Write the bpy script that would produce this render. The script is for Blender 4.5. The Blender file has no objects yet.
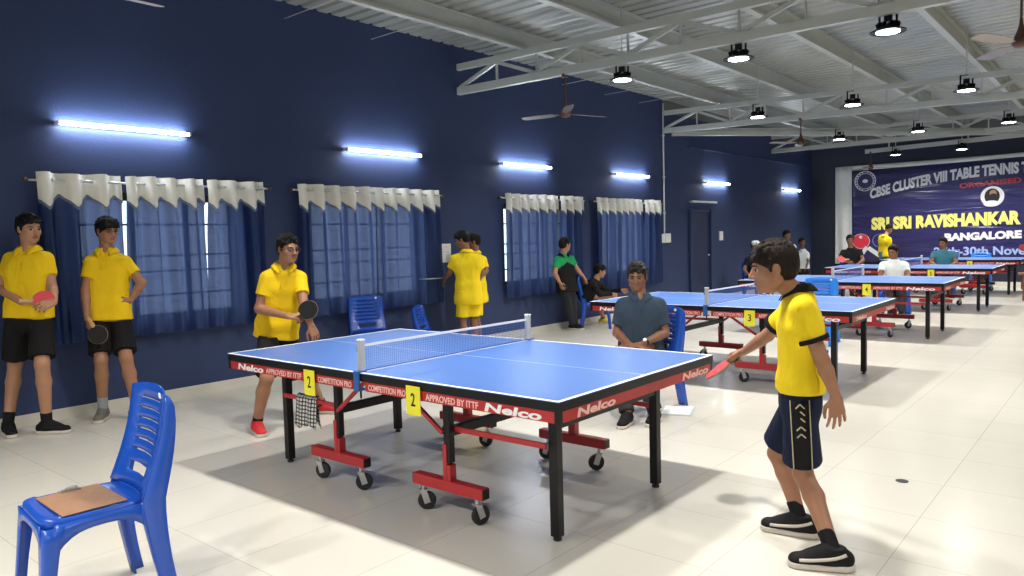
import bpy, bmesh, math, random
import numpy as np
from mathutils import Vector, Matrix, Euler
random.seed(7)
C = bpy.context.scene.collection
SC = bpy.context.scene
PI = math.pi

# ------------------------------------------------------------ camera
CAM_P = (4.6542, -2.5728, 1.4702)
YAW, PITCH, ROLL, FPX = 0.6988, -0.0651, -0.0266, 749.84
cam = bpy.data.cameras.new('camera'); camo = bpy.data.objects.new('camera', cam); C.objects.link(camo)
cam.sensor_width = 36.0; cam.sensor_fit = 'HORIZONTAL'; cam.lens = FPX*36/1024
cam.clip_start = 0.05; cam.clip_end = 200
def cam_axes():
    f = Vector((-math.sin(YAW)*math.cos(PITCH), math.cos(YAW)*math.cos(PITCH), math.sin(PITCH)))
    r0 = Vector((math.cos(YAW), math.sin(YAW), 0)); u0 = r0.cross(f)
    r = r0*math.cos(ROLL)+u0*math.sin(ROLL); u = -r0*math.sin(ROLL)+u0*math.cos(ROLL)
    return r, u, f
_r, _u, _f = cam_axes()
camo.matrix_world = Matrix(((_r.x, _u.x, -_f.x, CAM_P[0]), (_r.y, _u.y, -_f.y, CAM_P[1]), (_r.z, _u.z, -_f.z, CAM_P[2]), (0, 0, 0, 1)))
SC.camera = camo
# ------------------------------------------------------------ world, exposure
SC.view_settings.view_transform = 'Standard'; SC.view_settings.look = 'None'
SC.view_settings.gamma = 1; SC.view_settings.use_curve_mapping = False
SC.view_settings.exposure = 0.08
W = bpy.data.worlds.new('sky'); SC.world = W; W.use_nodes = True
bg = W.node_tree.nodes['Background']; bg.inputs[0].default_value = (0.80, 0.90, 1.0, 1); bg.inputs[1].default_value = 2.4
SC.cycles.max_bounces = 8; SC.cycles.diffuse_bounces = 4; SC.cycles.glossy_bounces = 3; SC.cycles.transparent_max_bounces = 12
SC.cycles.sample_clamp_indirect = 6.0
SC.cycles.caustics_reflective = False; SC.cycles.caustics_refractive = False
LAMP_W = 25.0      # watts of each high-bay lamp
TUBE_E = 80.0      # emission of the wall tubes
# ------------------------------------------------------------ room numbers (metres; y runs along the hall)
WX = -2.54         # blue long wall
FAR = 19.3         # far wall
RX, BY = 9.4, -5.2 # side wall and back wall behind the camera
ROOF = 4.10
TABLES = [0.0, 4.30, 8.26, 12.30, 16.20]
LAMP_Y = [0.76, 5.02, 9.02, 13.15, 17.6]
LAMP_X = [0.02, 1.42, 2.84]

# ------------------------------------------------------------ materials
def nodes_of(m): return m.node_tree.nodes, m.node_tree.links
def mat(name, col, rough=0.5, metal=0.0, noise=0.0, nscale=20, bump=0.0, bscale=200, coat=0.0, spec=0.5, sheen=0.0, trans=0.0):
    m = bpy.data.materials.new(name); m.use_nodes = True
    n, l = nodes_of(m); b = n['Principled BSDF']
    b.inputs['Base Color'].default_value = (*col, 1); b.inputs['Roughness'].default_value = rough
    b.inputs['Metallic'].default_value = metal; b.inputs['Specular IOR Level'].default_value = spec
    b.inputs['Coat Weight'].default_value = coat
    if sheen: b.inputs['Sheen Weight'].default_value = sheen
    tc = n.new('ShaderNodeTexCoord')
    if noise:
        t = n.new('ShaderNodeTexNoise'); t.inputs['Scale'].default_value = nscale; t.inputs['Detail'].default_value = 5
        l.new(tc.outputs['Object'], t.inputs['Vector'])
        mx = n.new('ShaderNodeMix'); mx.data_type = 'RGBA'
        mx.inputs[6].default_value = (*[max(0, c*(1-noise)) for c in col], 1); mx.inputs[7].default_value = (*[min(1, c*(1+noise)) for c in col], 1)
        l.new(t.outputs['Fac'], mx.inputs[0]); l.new(mx.outputs[2], b.inputs['Base Color'])
    if bump:
        t = n.new('ShaderNodeTexNoise'); t.inputs['Scale'].default_value = bscale; t.inputs['Detail'].default_value = 4
        l.new(tc.outputs['Object'], t.inputs['Vector'])
        bp = n.new('ShaderNodeBump'); bp.inputs['Strength'].default_value = bump; bp.inputs['Distance'].default_value = 0.01
        l.new(t.outputs['Fac'], bp.inputs['Height']); l.new(bp.outputs['Normal'], b.inputs['Normal'])
    return m
def emis(name, col, s):
    m = bpy.data.materials.new(name); m.use_nodes = True
    n, l = nodes_of(m); n.remove(n['Principled BSDF'])
    e = n.new('ShaderNodeEmission'); e.inputs[0].default_value = (*col, 1); e.inputs[1].default_value = s
    l.new(e.outputs[0], n['Material Output'].inputs[0]); return m
def cloth(name, col, rough=0.85, fold=0.35, fscale=9, var=0.06):
    m = mat(name, col, rough, noise=var, nscale=6, spec=0.12)
    n, l = nodes_of(m); b = n['Principled BSDF']; tc = n['Texture Coordinate']
    mp = n.new('ShaderNodeMapping'); mp.inputs['Scale'].default_value = (1, 1, 0.45); l.new(tc.outputs['Object'], mp.inputs[0])
    t = n.new('ShaderNodeTexNoise'); t.inputs['Scale'].default_value = fscale; t.inputs['Detail'].default_value = 3; t.inputs['Distortion'].default_value = 1.2
    l.new(mp.outputs[0], t.inputs['Vector'])
    bp = n.new('ShaderNodeBump'); bp.inputs['Strength'].default_value = fold; bp.inputs['Distance'].default_value = 0.03
    t2 = n.new('ShaderNodeTexNoise'); t2.inputs['Scale'].default_value = 300; l.new(tc.outputs['Object'], t2.inputs['Vector'])
    bp2 = n.new('ShaderNodeBump'); bp2.inputs['Strength'].default_value = 0.1; bp2.inputs['Distance'].default_value = 0.002
    l.new(t.outputs['Fac'], bp.inputs['Height']); l.new(t2.outputs['Fac'], bp2.inputs['Height'])
    l.new(bp.outputs['Normal'], bp2.inputs['Normal']); l.new(bp2.outputs['Normal'], b.inputs['Normal'])
    return m
M = {}
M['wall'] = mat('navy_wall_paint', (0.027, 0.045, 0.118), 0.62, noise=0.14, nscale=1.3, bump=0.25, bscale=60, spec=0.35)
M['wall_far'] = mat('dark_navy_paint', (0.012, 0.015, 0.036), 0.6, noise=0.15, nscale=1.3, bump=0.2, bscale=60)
M['wall_pale'] = mat('pale_wall_paint', (0.62, 0.63, 0.62), 0.7, noise=0.05, nscale=1.5, bump=0.15, bscale=60)
M['skirting'] = mat('cream_skirting_tile', (0.62, 0.60, 0.53), 0.3, noise=0.05, nscale=4)
M['beam'] = mat('grey_painted_steel', (0.52, 0.545, 0.51), 0.38, metal=0.25, noise=0.06, nscale=5)
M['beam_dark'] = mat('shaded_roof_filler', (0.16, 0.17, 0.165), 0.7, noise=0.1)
M['black'] = mat('black_powder_coat', (0.006, 0.006, 0.007), 0.38, noise=0.1, spec=0.3)
M['red'] = mat('red_powder_coat', (0.42, 0.018, 0.022), 0.38, noise=0.08)
M['apron'] = mat('dark_red_apron', (0.42, 0.022, 0.022), 0.4, noise=0.06)
M['pink'] = mat('pale_pink_print', (0.85, 0.55, 0.52), 0.5, noise=0.04)
M['white'] = mat('white_paint', (0.85, 0.86, 0.88), 0.4, noise=0.02)
M['blue_top'] = mat('blue_table_lacquer', (0.062, 0.150, 0.43), 0.36, noise=0.05, nscale=3, spec=0.5)
M['blue_pl'] = mat('blue_moulded_plastic', (0.009, 0.072, 0.43), 0.26, noise=0.05, nscale=4, spec=0.55)
M['sky_pl'] = mat('bright_blue_plastic', (0.02, 0.22, 0.75), 0.3, noise=0.05, nscale=4)
M['yellow_card'] = mat('yellow_card', (0.86, 0.80, 0.03), 0.6, noise=0.04)
M['ink'] = mat('black_ink', (0.01, 0.01, 0.01), 0.6, noise=0.1)
M['rubber'] = mat('black_rubber', (0.014, 0.014, 0.015), 0.6, noise=0.15)
M['steel'] = mat('zinc_steel', (0.55, 0.56, 0.57), 0.35, metal=0.8, noise=0.08)
M['netpost'] = mat('grey_net_post', (0.46, 0.47, 0.46), 0.45, noise=0.06)
M['netblue'] = mat('blue_clamp', (0.02, 0.10, 0.36), 0.4, noise=0.08)
M['net'] = mat('net_cord', (0.10, 0.18, 0.42), 0.7, noise=0.1)
M['fan'] = mat('brown_fan_enamel', (0.10, 0.045, 0.03), 0.35, metal=0.3, noise=0.15)
M['fanblade'] = mat('grey_brown_blade', (0.28, 0.24, 0.22), 0.35, metal=0.5, noise=0.1)
M['valance'] = mat('cream_valance_cloth', (0.80, 0.79, 0.72), 0.85, noise=0.04, bump=0.3, bscale=120)
M['fringe'] = mat('grey_fringe', (0.16, 0.19, 0.27), 0.9, noise=0.3, nscale=150)
M['hard'] = mat('brown_hardboard', (0.32, 0.17, 0.09), 0.5, noise=0.25, nscale=30)
M['paper'] = mat('white_paper', (0.85, 0.85, 0.84), 0.7, noise=0.02)
M['plastic_w'] = mat('white_switch_plastic', (0.75, 0.77, 0.78), 0.4, noise=0.03)
M['door'] = mat('navy_door_paint', (0.018, 0.026, 0.075), 0.45, noise=0.12, nscale=3)
M['grille'] = mat('dark_window_frame', (0.03, 0.03, 0.035), 0.5, noise=0.1)
M['glass'] = None
M['lamp_glow'] = emis('lamp_glow', (0.93, 0.97, 1.0), 30)
M['tube_glow'] = emis('tube_glow', (0.86, 0.92, 1.0), TUBE_E)
M['wood'] = mat('brown_bench_wood', (0.16, 0.06, 0.03), 0.45, noise=0.3, nscale=12)

def glass_mat():
    m = bpy.data.materials.new('window_glass'); m.use_nodes = True; n, l = nodes_of(m); n.remove(n['Principled BSDF'])
    t = n.new('ShaderNodeBsdfTransparent'); t.inputs[0].default_value = (0.9, 0.94, 0.95, 1); g = n.new('ShaderNodeBsdfGlossy'); g.inputs['Roughness'].default_value = 0.05
    mx = n.new('ShaderNodeMixShader'); mx.inputs[0].default_value = 0.06
    l.new(t.outputs[0], mx.inputs[1]); l.new(g.outputs[0], mx.inputs[2]); l.new(mx.outputs[0], n['Material Output'].inputs[0]); return m
M['glass'] = glass_mat()
def curtain_mat():
    m = bpy.data.materials.new('blue_curtain_cloth'); m.use_nodes = True; n, l = nodes_of(m); n.remove(n['Principled BSDF'])
    tc = n.new('ShaderNodeTexCoord'); mp = n.new('ShaderNodeMapping'); mp.inputs['Scale'].default_value = (1, 60, 4); l.new(tc.outputs['Object'], mp.inputs[0])
    t = n.new('ShaderNodeTexNoise'); t.inputs['Scale'].default_value = 3; l.new(mp.outputs[0], t.inputs['Vector'])
    r = n.new('ShaderNodeMix'); r.data_type = 'RGBA'; r.inputs[6].default_value = (0.006, 0.013, 0.065, 1); r.inputs[7].default_value = (0.016, 0.040, 0.17, 1)
    l.new(t.outputs['Fac'], r.inputs[0])
    d = n.new('ShaderNodeBsdfDiffuse'); tr = n.new('ShaderNodeBsdfTranslucent'); g = n.new('ShaderNodeBsdfGlossy'); g.inputs['Roughness'].default_value = 0.45; g.inputs[0].default_value = (0.35, 0.5, 0.9, 1)
    tp = n.new('ShaderNodeBsdfTransparent'); tp.inputs[0].default_value = (0.75, 0.8, 1.0, 1)
    tr.inputs[0].default_value = (0.10, 0.13, 0.27, 1)
    l.new(r.outputs[2], d.inputs[0])
    m1 = n.new('ShaderNodeMixShader'); m1.inputs[0].default_value = 0.55; l.new(d.outputs[0], m1.inputs[1]); l.new(tr.outputs[0], m1.inputs[2])
    m2 = n.new('ShaderNodeMixShader'); m2.inputs[0].default_value = 0.08; l.new(m1.outputs[0], m2.inputs[1]); l.new(g.outputs[0], m2.inputs[2])
    m3 = n.new('ShaderNodeMixShader'); m3.inputs[0].default_value = 0.045; l.new(m2.outputs[0], m3.inputs[1]); l.new(tp.outputs[0], m3.inputs[2])
    l.new(m3.outputs[0], n['Material Output'].inputs[0]); return m
M['curtain'] = curtain_mat()
def floor_mat():
    m = mat('vitrified_floor_tiles', (0.66, 0.635, 0.57), 0.22, spec=0.5); n, l = nodes_of(m); b = n['Principled BSDF']
    geo = n.new('ShaderNodeNewGeometry'); sep = n.new('ShaderNodeSeparateXYZ'); l.new(geo.outputs['Position'], sep.inputs[0])
    def mth(op, a, bb=None, c=None):
        q = n.new('ShaderNodeMath'); q.operation = op
        for i, v in enumerate((a, bb, c)):
            if v is None: continue
            if isinstance(v, (int, float)): q.inputs[i].default_value = v
            else: l.new(v, q.inputs[i])
        return q.outputs[0]
    def line(o, off):
        s = mth('SUBTRACT', o, off); s = mth('DIVIDE', s, 0.6); f = mth('FRACT', mth('ADD', s, 100.0))
        e = mth('MINIMUM', f, mth('SUBTRACT', 1.0, f)); return mth('LESS_THAN', e, 0.0035)
    ln = mth('MAXIMUM', line(sep.outputs[0], 3.82), line(sep.outputs[1], 1.61))
    def cell(o, off): return mth('FLOOR', mth('DIVIDE', mth('SUBTRACT', o, off), 0.6))
    cmb = n.new('ShaderNodeCombineXYZ'); l.new(cell(sep.outputs[0], 3.82), cmb.inputs[0]); l.new(cell(sep.outputs[1], 1.61), cmb.inputs[1])
    wn = n.new('ShaderNodeTexWhiteNoise'); l.new(cmb.outputs[0], wn.inputs['Vector'])
    t = n.new('ShaderNodeTexNoise'); t.inputs['Scale'].default_value = 1.1; t.inputs['Detail'].default_value = 3
    mp = n.new('ShaderNodeMapping'); mp.inputs['Scale'].default_value = (0.6, 3.0, 1); l.new(geo.outputs['Position'], mp.inputs[0]); l.new(mp.outputs[0], t.inputs['Vector'])
    v = mth('ADD', mth('MULTIPLY', wn.outputs['Value'], 0.35), mth('MULTIPLY', t.outputs['Fac'], 0.65))
    mx = n.new('ShaderNodeMix'); mx.data_type = 'RGBA'; mx.inputs[6].default_value = (0.60, 0.575, 0.505, 1); mx.inputs[7].default_value = (0.66, 0.635, 0.57, 1); l.new(v, mx.inputs[0])
    m2 = n.new('ShaderNodeMix'); m2.data_type = 'RGBA'; m2.inputs[7].default_value = (0.36, 0.33, 0.28, 1); l.new(mx.outputs[2], m2.inputs[6]); l.new(mth('MULTIPLY', ln, 0.7), m2.inputs[0])
    l.new(m2.outputs[2], b.inputs['Base Color'])
    l.new(mth('ADD', 0.21, mth('MULTIPLY', t.outputs['Fac'], 0.03)), b.inputs['Roughness'])
    return m
M['floor'] = floor_mat()
def roof_mat():
    m = mat('corrugated_roof_sheet', (0.46, 0.475, 0.44), 0.33, metal=0.55, noise=0.12, nscale=2); return m
M['roof'] = roof_mat()
def plaid_mat():
    m = mat('black_white_checked_cloth', (0.5, 0.5, 0.5), 0.9); n, l = nodes_of(m); b = n['Principled BSDF']; tc = n['Texture Coordinate']
    ws = []
    for ax, sc in (('X', 13), ('Z', 13)):
        w = n.new('ShaderNodeTexWave'); w.bands_direction = ax; w.inputs['Scale'].default_value = sc; w.inputs['Distortion'].default_value = 0.6; l.new(tc.outputs['Object'], w.inputs[0]); ws.append(w)
    q = n.new('ShaderNodeMath'); q.operation = 'MULTIPLY'; l.new(ws[0].outputs['Fac'], q.inputs[0]); l.new(ws[1].outputs['Fac'], q.inputs[1])
    r = n.new('ShaderNodeValToRGB'); r.color_ramp.elements[0].color = (0.03, 0.03, 0.035, 1); r.color_ramp.elements[1].color = (0.65, 0.65, 0.63, 1); r.color_ramp.elements[1].position = 0.5
    l.new(q.outputs[0], r.inputs[0]); l.new(r.outputs[0], b.inputs['Base Color']); return m
M['plaid'] = plaid_mat()

# ------------------------------------------------------------ mesh helpers
class MB:
    def __init__(s): s.v = []; s.f = []; s.mi = []; s.cur = 0
    def add(s, vs, fs):
        o = len(s.v); s.v += [tuple(v) for v in vs]; s.f += [tuple(i+o for i in f) for f in fs]; s.mi += [s.cur]*len(fs); return s
    def box(s, c, d, R=None):
        x, y, z = d[0]/2, d[1]/2, d[2]/2
        vs = [Vector(p) for p in ((-x,-y,-z),(x,-y,-z),(x,y,-z),(-x,y,-z),(-x,-y,z),(x,-y,z),(x,y,z),(-x,y,z))]
        if R: vs = [R @ v for v in vs]
        vs = [v+Vector(c) for v in vs]
        return s.add(vs, [(0,3,2,1),(4,5,6,7),(0,1,5,4),(1,2,6,5),(2,3,7,6),(3,0,4,7)])
    def b2(s, lo, hi): return s.box([(a+b)/2 for a, b in zip(lo, hi)], [abs(b-a) for a, b in zip(lo, hi)])
    def bar(s, p0, p1, w, h, up=(0,0,1)):
        p0, p1 = Vector(p0), Vector(p1); d = p1-p0; L = d.length; d.normalize()
        up = Vector(up)
        if abs(d.dot(up)) > 0.98: up = Vector((0, 1, 0))
        x = d.cross(up).normalized(); z = x.cross(d)
        R = Matrix((x, d, z)).transposed()
        return s.box((p0+p1)/2, (w, L, h), R)
    def cone(s, p0, p1, r0, r1, n=12, caps=True, sx=1.0):
        p0, p1 = Vector(p0), Vector(p1); d = (p1-p0).normalized()
        a = d.orthogonal().normalized(); b = d.cross(a)
        vs = []
        for p, r in ((p0, r0), (p1, r1)):
            for k in range(n):
                t = 2*PI*k/n; vs.append(p+a*math.cos(t)*r*sx+b*math.sin(t)*r)
        fs = [(k, (k+1) % n, n+(k+1) % n, n+k) for k in range(n)]
        if caps: fs += [tuple(range(n))[::-1], tuple(range(n, 2*n))]
        return s.add(vs, fs)
    def tube(s, pts, r, n=8, closed=False):
        pts = [Vector(p) for p in pts]; vs = []; m = len(pts)
        for i, p in enumerate(pts):
            if closed: d = pts[(i+1) % m]-pts[i-1]
            else: d = pts[min(i+1, m-1)]-pts[max(i-1, 0)]
            d.normalize(); up = Vector((0, 0, 1)) if abs(d.z) < 0.9 else Vector((0, 1, 0))
            a = d.cross(up).normalized(); b = d.cross(a)
            rr = r[i] if isinstance(r, (list, tuple)) else r
            vs += [p+a*math.cos(2*PI*k/n)*rr+b*math.sin(2*PI*k/n)*rr for k in range(n)]
        fs = []
        for i in range(m if closed else m-1):
            j = (i+1) % m
            fs += [(i*n+k, i*n+(k+1) % n, j*n+(k+1) % n, j*n+k) for k in range(n)]
        if not closed: fs += [tuple(range(n))[::-1], tuple(range((m-1)*n, m*n))]
        return s.add(vs, fs)
    def lathe(s, prof, c=(0,0,0), n=20, R=None):
        vs = []; c = Vector(c)
        for r, z in prof:
            for k in range(n):
                t = 2*PI*k/n; v = Vector((r*math.cos(t), r*math.sin(t), z)); v = R @ v if R else v; vs.append(v+c)
        m = len(prof); fs = [(i*n+k, i*n+(k+1) % n, (i+1)*n+(k+1) % n, (i+1)*n+k) for i in range(m-1) for k in range(n)]
        fs += [tuple(range(n))[::-1], tuple(range((m-1)*n, m*n))]
        return s.add(vs, fs)
    def grid(s, fn, nu, nv, flip=False):
        vs = [fn(i/(nu-1), j/(nv-1)) for j in range(nv) for i in range(nu)]
        fs = [(j*nu+i, j*nu+i+1, (j+1)*nu+i+1, (j+1)*nu+i) for j in range(nv-1) for i in range(nu-1)]
        if flip: fs = [f[::-1] for f in fs]
        return s.add(vs, fs)
    def build(s, name, m, parent=None, smooth=False, bevel=0, solid=0, auto=True):
        me = bpy.data.meshes.new(name); me.from_pydata(s.v, [], s.f)
        for mm in (m if isinstance(m, (list, tuple)) else [m]): me.materials.append(mm)
        if any(s.mi): me.polygons.foreach_set('material_index', s.mi)
        if smooth: me.polygons.foreach_set('use_smooth', [True]*len(s.f))
        me.update(); me.validate()
        o = bpy.data.objects.new(name, me); C.objects.link(o); o.parent = parent
        if solid:
            k = o.modifiers.new('solid', 'SOLIDIFY'); k.thickness = solid; k.offset = 0
        if bevel:
            k = o.modifiers.new('bevel', 'BEVEL'); k.width = bevel; k.segments = 2; k.limit_method = 'ANGLE'; k.angle_limit = 0.7
        return o
def tag(o, label=None, cat=None, group=None, kind=None):
    if label: o['label'] = label
    if cat: o['category'] = cat
    if group: o['group'] = group
    if kind: o['kind'] = kind
    return o
def thing(name, label, cat, loc=(0,0,0), rz=0, group=None):
    o = bpy.data.objects.new(name, None); C.objects.link(o); o.location = loc; o.rotation_euler = (0, 0, rz); o.empty_display_size = 0.1
    return tag(o, label, cat, group)
def copy_tree(o, parent=None):
    c = o.copy(); C.objects.link(c); c.parent = parent
    for ch in list(o.children): copy_tree(ch, c)
    return c
def struct(o): o['kind'] = 'structure'; return o
_fonts = {}
def text_mesh(body, size, width=None, height=None, depth=0.0008, bold=0.0, shear=0.0, align='CENTER'):
    """mesh data of a line of lettering in its own xy plane, centred on its origin"""
    cu = bpy.data.curves.new('lettering', 'FONT'); cu.body = body; cu.size = size; cu.extrude = depth; cu.offset = bold*size; cu.shear = shear
    cu.align_x = 'CENTER'; cu.align_y = 'CENTER'; cu.resolution_u = 3
    o = bpy.data.objects.new('tmp_lettering', cu); C.objects.link(o)
    dg = bpy.context.evaluated_depsgraph_get(); dg.update()
    me = bpy.data.meshes.new_from_object(o.evaluated_get(dg)); bpy.data.objects.remove(o); bpy.data.curves.remove(cu)
    co = np.empty(len(me.vertices)*3); me.vertices.foreach_get('co', co); co = co.reshape(-1, 3)
    mn, mx_ = co.min(0), co.max(0); co[:, :2] -= (mn+mx_)[:2]/2
    if width: co[:, 0] *= width/(mx_[0]-mn[0])
    if height: co[:, 1] *= height/(mx_[1]-mn[1])
    me.vertices.foreach_set('co', co.ravel()); me.update()
    me.materials.clear(); return me
def put_text(name, me, m, parent, loc, xdir, updir):
    me.materials.append(m)
    x = Vector(xdir).normalized(); y = Vector(updir).normalized(); z = x.cross(y)
    o = bpy.data.objects.new(name, me); C.objects.link(o); o.parent = parent
    o.matrix_local = Matrix(((x.x, y.x, z.x, loc[0]), (x.y, y.y, z.y, loc[1]), (x.z, y.z, z.z, loc[2]), (0,0,0,1)))
    return o

# ------------------------------------------------------------ room shell
WINS = [(0.05, 1.62), (2.50, 4.20), (5.84, 7.45), (8.36, 10.05)]   # openings in the long blue wall (y range)
WZ0, WZ1 = 0.78, 2.00
struct(MB().b2((WX-0.3, BY, -0.12), (RX+0.2, FAR+0.3, 0)).build('floor', M['floor']))
w = MB()
T = 0.24; PIPE_Y = 10.66
w.b2((WX-T, BY, 0), (WX, FAR+0.2, WZ0)); 
ys = [BY]+[v for a in WINS for v in a]+[FAR+0.2]
for i in range(0, len(ys), 2): w.b2((WX-T, ys[i], WZ0), (WX, ys[i+1], WZ1))
DOOR0, DOOR1 = 11.78, 12.72
w.b2((WX-T, BY, WZ1), (WX, PIPE_Y, 4.12)); w.b2((WX-T, PIPE_Y, WZ1), (WX, FAR+0.2, 3.86))
struct(w.build('wall_left', M['wall']))
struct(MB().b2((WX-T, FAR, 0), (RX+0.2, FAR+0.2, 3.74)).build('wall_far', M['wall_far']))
w = MB(); RW = []
w.b2((RX, BY, 0), (RX+0.2, FAR+0.2, 1.0)); w.b2((RX, BY, 2.4), (RX+0.2, FAR+0.2, 4.12))
ys = [BY]+[v for a in RW for v in a]+[FAR+0.2]
for i in range(0, len(ys), 2): w.b2((RX, ys[i], 1.0), (RX+0.2, ys[i+1], 2.4))
struct(w.build('wall_right', M['wall_pale']))
struct(MB().b2((WX-T, BY-0.2, 0), (RX+0.2, BY, 4.12)).build('wall_back', M['wall_pale']))
struct(MB().b2((WX, BY, 0), (WX+0.012, FAR, 0.10)).build('baseboard_left', M['skirting'], bevel=0.003))
struct(MB().b2((WX+0.012, FAR-0.012, 0), (RX, FAR, 0.10)).build('baseboard_far', M['skirting'], bevel=0.003))
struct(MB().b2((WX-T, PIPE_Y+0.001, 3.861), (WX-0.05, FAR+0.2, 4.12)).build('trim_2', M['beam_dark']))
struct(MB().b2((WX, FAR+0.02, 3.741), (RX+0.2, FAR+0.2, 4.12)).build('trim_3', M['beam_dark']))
# corrugated roof: ribs run across the hall (along x)
rf = MB(); pts = []
P = 0.2; y = BY-0.3
while y < FAR+0.5:
    pts += [(y, 0), (y+0.125, 0), (y+0.140, 0.030), (y+0.185, 0.030)]; y += P
x0, x1 = WX-0.5, RX+0.5
rf.v = [(x, yy, ROOF+zz) for yy, zz in pts for x in (x0, x1)]; rf.f = [(2*i, 2*i+1, 2*i+3, 2*i+2) for i in range(len(pts)-1)]; rf.mi = [0]*len(rf.f)
struct(rf.build('ceiling', M['roof'], solid=0.002))
struct(MB().b2((WX, DOOR0-0.06, 3.26), (WX+0.02, FAR, 3.29)).build('trim_1', M['wall']))
# windows on the blue wall
for i, (a, b) in enumerate(WINS):
    f = MB(); X = WX-0.12
    for yy in (a+0.03, b-0.03): f.b2((X-0.03, yy-0.03, WZ0), (X+0.03, yy+0.03, WZ1))
    for zz in (WZ0+0.03, WZ1-0.03): f.b2((X-0.03, a+0.06, zz-0.03), (X+0.03, b-0.06, zz+0.03))
    for k in (1, 2): yy = a+(b-a)*k/3; f.b2((X-0.02, yy-0.02, WZ0+0.06), (X+0.02, yy+0.02, WZ1-0.06))
    fr = struct(f.build(f'window_{i+1}', M['grille']))
    g = MB()
    for zz in (1.02, 1.25, 1.40, 1.70, 1.93): g.b2((X+0.035, a+0.005, zz-0.009), (X+0.05, b-0.005, zz+0.009))
    g.build('grille_bar', M['grille'], fr)
    MB().b2((X-0.004, a+0.06, WZ0+0.06), (X+0.004, b-0.06, WZ1-0.06)).build('pane', M['glass'], fr)
for i, (a, b) in enumerate(RW):
    f = MB(); X = RX+0.1
    for yy in (a+0.03, (a+b)/2, b-0.03): f.b2((X-0.03, yy-0.03, 1.0), (X+0.03, yy+0.03, 2.4))
    for zz in (1.03, 2.37): f.b2((X-0.028, a+0.06, zz-0.03), (X+0.028, b-0.06, zz+0.03))
    fr = struct(f.build(f'window_{i+5}', M['grille']))
    MB().b2((X-0.004, a+0.06, 1.06), (X+0.004, b-0.06, 2.34)).build('pane', M['glass'], fr)
# door in the blue wall
d = struct(MB().b2((WX+0.001, DOOR0, 0.0), (WX+0.045, DOOR1-0.12, 1.93)).build('door_1', M['door'], bevel=0.004))
f = MB(); f.b2((WX+0.001, DOOR0-0.07, 0), (WX+0.06, DOOR0-0.002, 2.00)); f.b2((WX+0.001, DOOR1-0.118, 0), (WX+0.09, DOOR1, 2.00)); f.b2((WX+0.001, DOOR0-0.002, 1.932), (WX+0.06, DOOR1-0.118, 2.00)); f.build('door_frame', M['wall'], d)
f = MB(); f.lathe([(0.02, 0), (0.024, 0.02), (0.012, 0.04)], (WX+0.05, DOOR1-0.2, 1.02), 12, Matrix.Rotation(PI/2, 3, 'Y')); f.build('door_handle', M['steel'], d)

# ------------------------------------------------------------ roof steel
for k in range(8):
    x = -1.45+1.39*k
    p = MB(); p.b2((x-0.035, BY, ROOF-0.225), (x-0.027, FAR, ROOF-0.004)); p.b2((x-0.027, BY, ROOF-0.225), (x+0.045, FAR, ROOF-0.217)); p.b2((x-0.027, BY, ROOF-0.012), (x+0.045, FAR, ROOF-0.004))
    p.b2((x+0.039, BY, ROOF-0.217), (x+0.045, FAR, ROOF-0.195)); p.b2((x-0.024, BY, ROOF-0.216), (x-0.018, FAR, ROOF-0.013))
    ordn = ['nearest the blue wall', 'second from the blue wall', 'third from the blue wall', 'fourth from the blue wall', 'fifth from the blue wall', 'sixth from the blue wall', 'seventh from the blue wall', 'eighth from the blue wall'][k]
    tag(p.build('roof_purlin', M['beam']), f'long grey steel channel purlin under the roof sheet, {ordn}', 'purlin', 'roof purlins running down the hall')
def truss(y, x1, zb, zt, label, slope=0.0, x0=WX+0.005):
    t = thing('roof_truss', label, 'truss', (0, y, 0), 0, 'steel roof trusses across the hall')
    Z = lambda x, z: z+slope*(x-WX)
    MB().bar((x0, 0, Z(x0, zb)), (x1, 0, Z(x1, zb)), 0.07, 0.10).build('bottom_chord', M['beam'], t, bevel=0.004)
    MB().bar((x0, 0, Z(x0, zt)), (x1, 0, Z(x1, zt)), 0.06, 0.085).build('top_chord', M['beam'], t, bevel=0.004)
    i = 0; x = x0+0.03; up = False; S = 0.66
    while x+S < x1:
        za, zc = (zb+0.045, zt-0.035) if not up else (zt-0.035, zb+0.045)
        MB().bar((x, 0, Z(x, za)), (x+S, 0, Z(x+S, zc)), 0.035, 0.045).build('web_brace', M['beam'], t)
        MB().bar((x+S, 0.012, Z(x+S, zb+0.04)), (x+S, 0.012, Z(x+S, zt-0.03)), 0.022, 0.028).build('web_post', M['beam'], t)
        x += S; up = not up
    return t
truss(-5.0+4.2, RX-0.05, 3.50, 3.85, 'grey lattice roof truss directly above the foremost table')
truss(4.96, RX-0.05, 3.50, 3.82, 'nearest grey lattice truss in view, its near end meeting the blue wall', -0.008)
truss(10.72, 6.6, 3.50, 3.84, 'grey lattice truss starting at the white conduit pipe on the blue wall', -0.022)
truss(16.3, RX-0.05, 3.50, 3.84, 'farthest grey lattice truss, nearest the banner', 0.0)
b = thing('roof_beam', 'long straight grey beam crossing the far roof at a slant above the banner', 'beam', (0, 0, 0))
MB().bar((WX+0.02, 11.0, 3.47), (2.9, 17.3, 3.46), 0.08, 0.09).build('flange', M['beam'], b); MB().bar((WX+0.02, 11.0, 3.54), (2.9, 17.3, 3.53), 0.03, 0.06).build('web', M['beam'], b)
b = thing('roof_beam', 'short grey hanging beam just above the top edge of the banner', 'beam', (0, 0, 0))
MB().bar((-0.75, 17.9, 3.44), (3.2, 17.9, 3.52), 0.07, 0.10).build('flange', M['beam'], b)
for x in (-0.2, 1.5, 2.9): MB().bar((x, 17.9, 3.50), (x, 17.9, 4.08), 0.03, 0.03).build('hanger', M['beam'], b)
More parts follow.
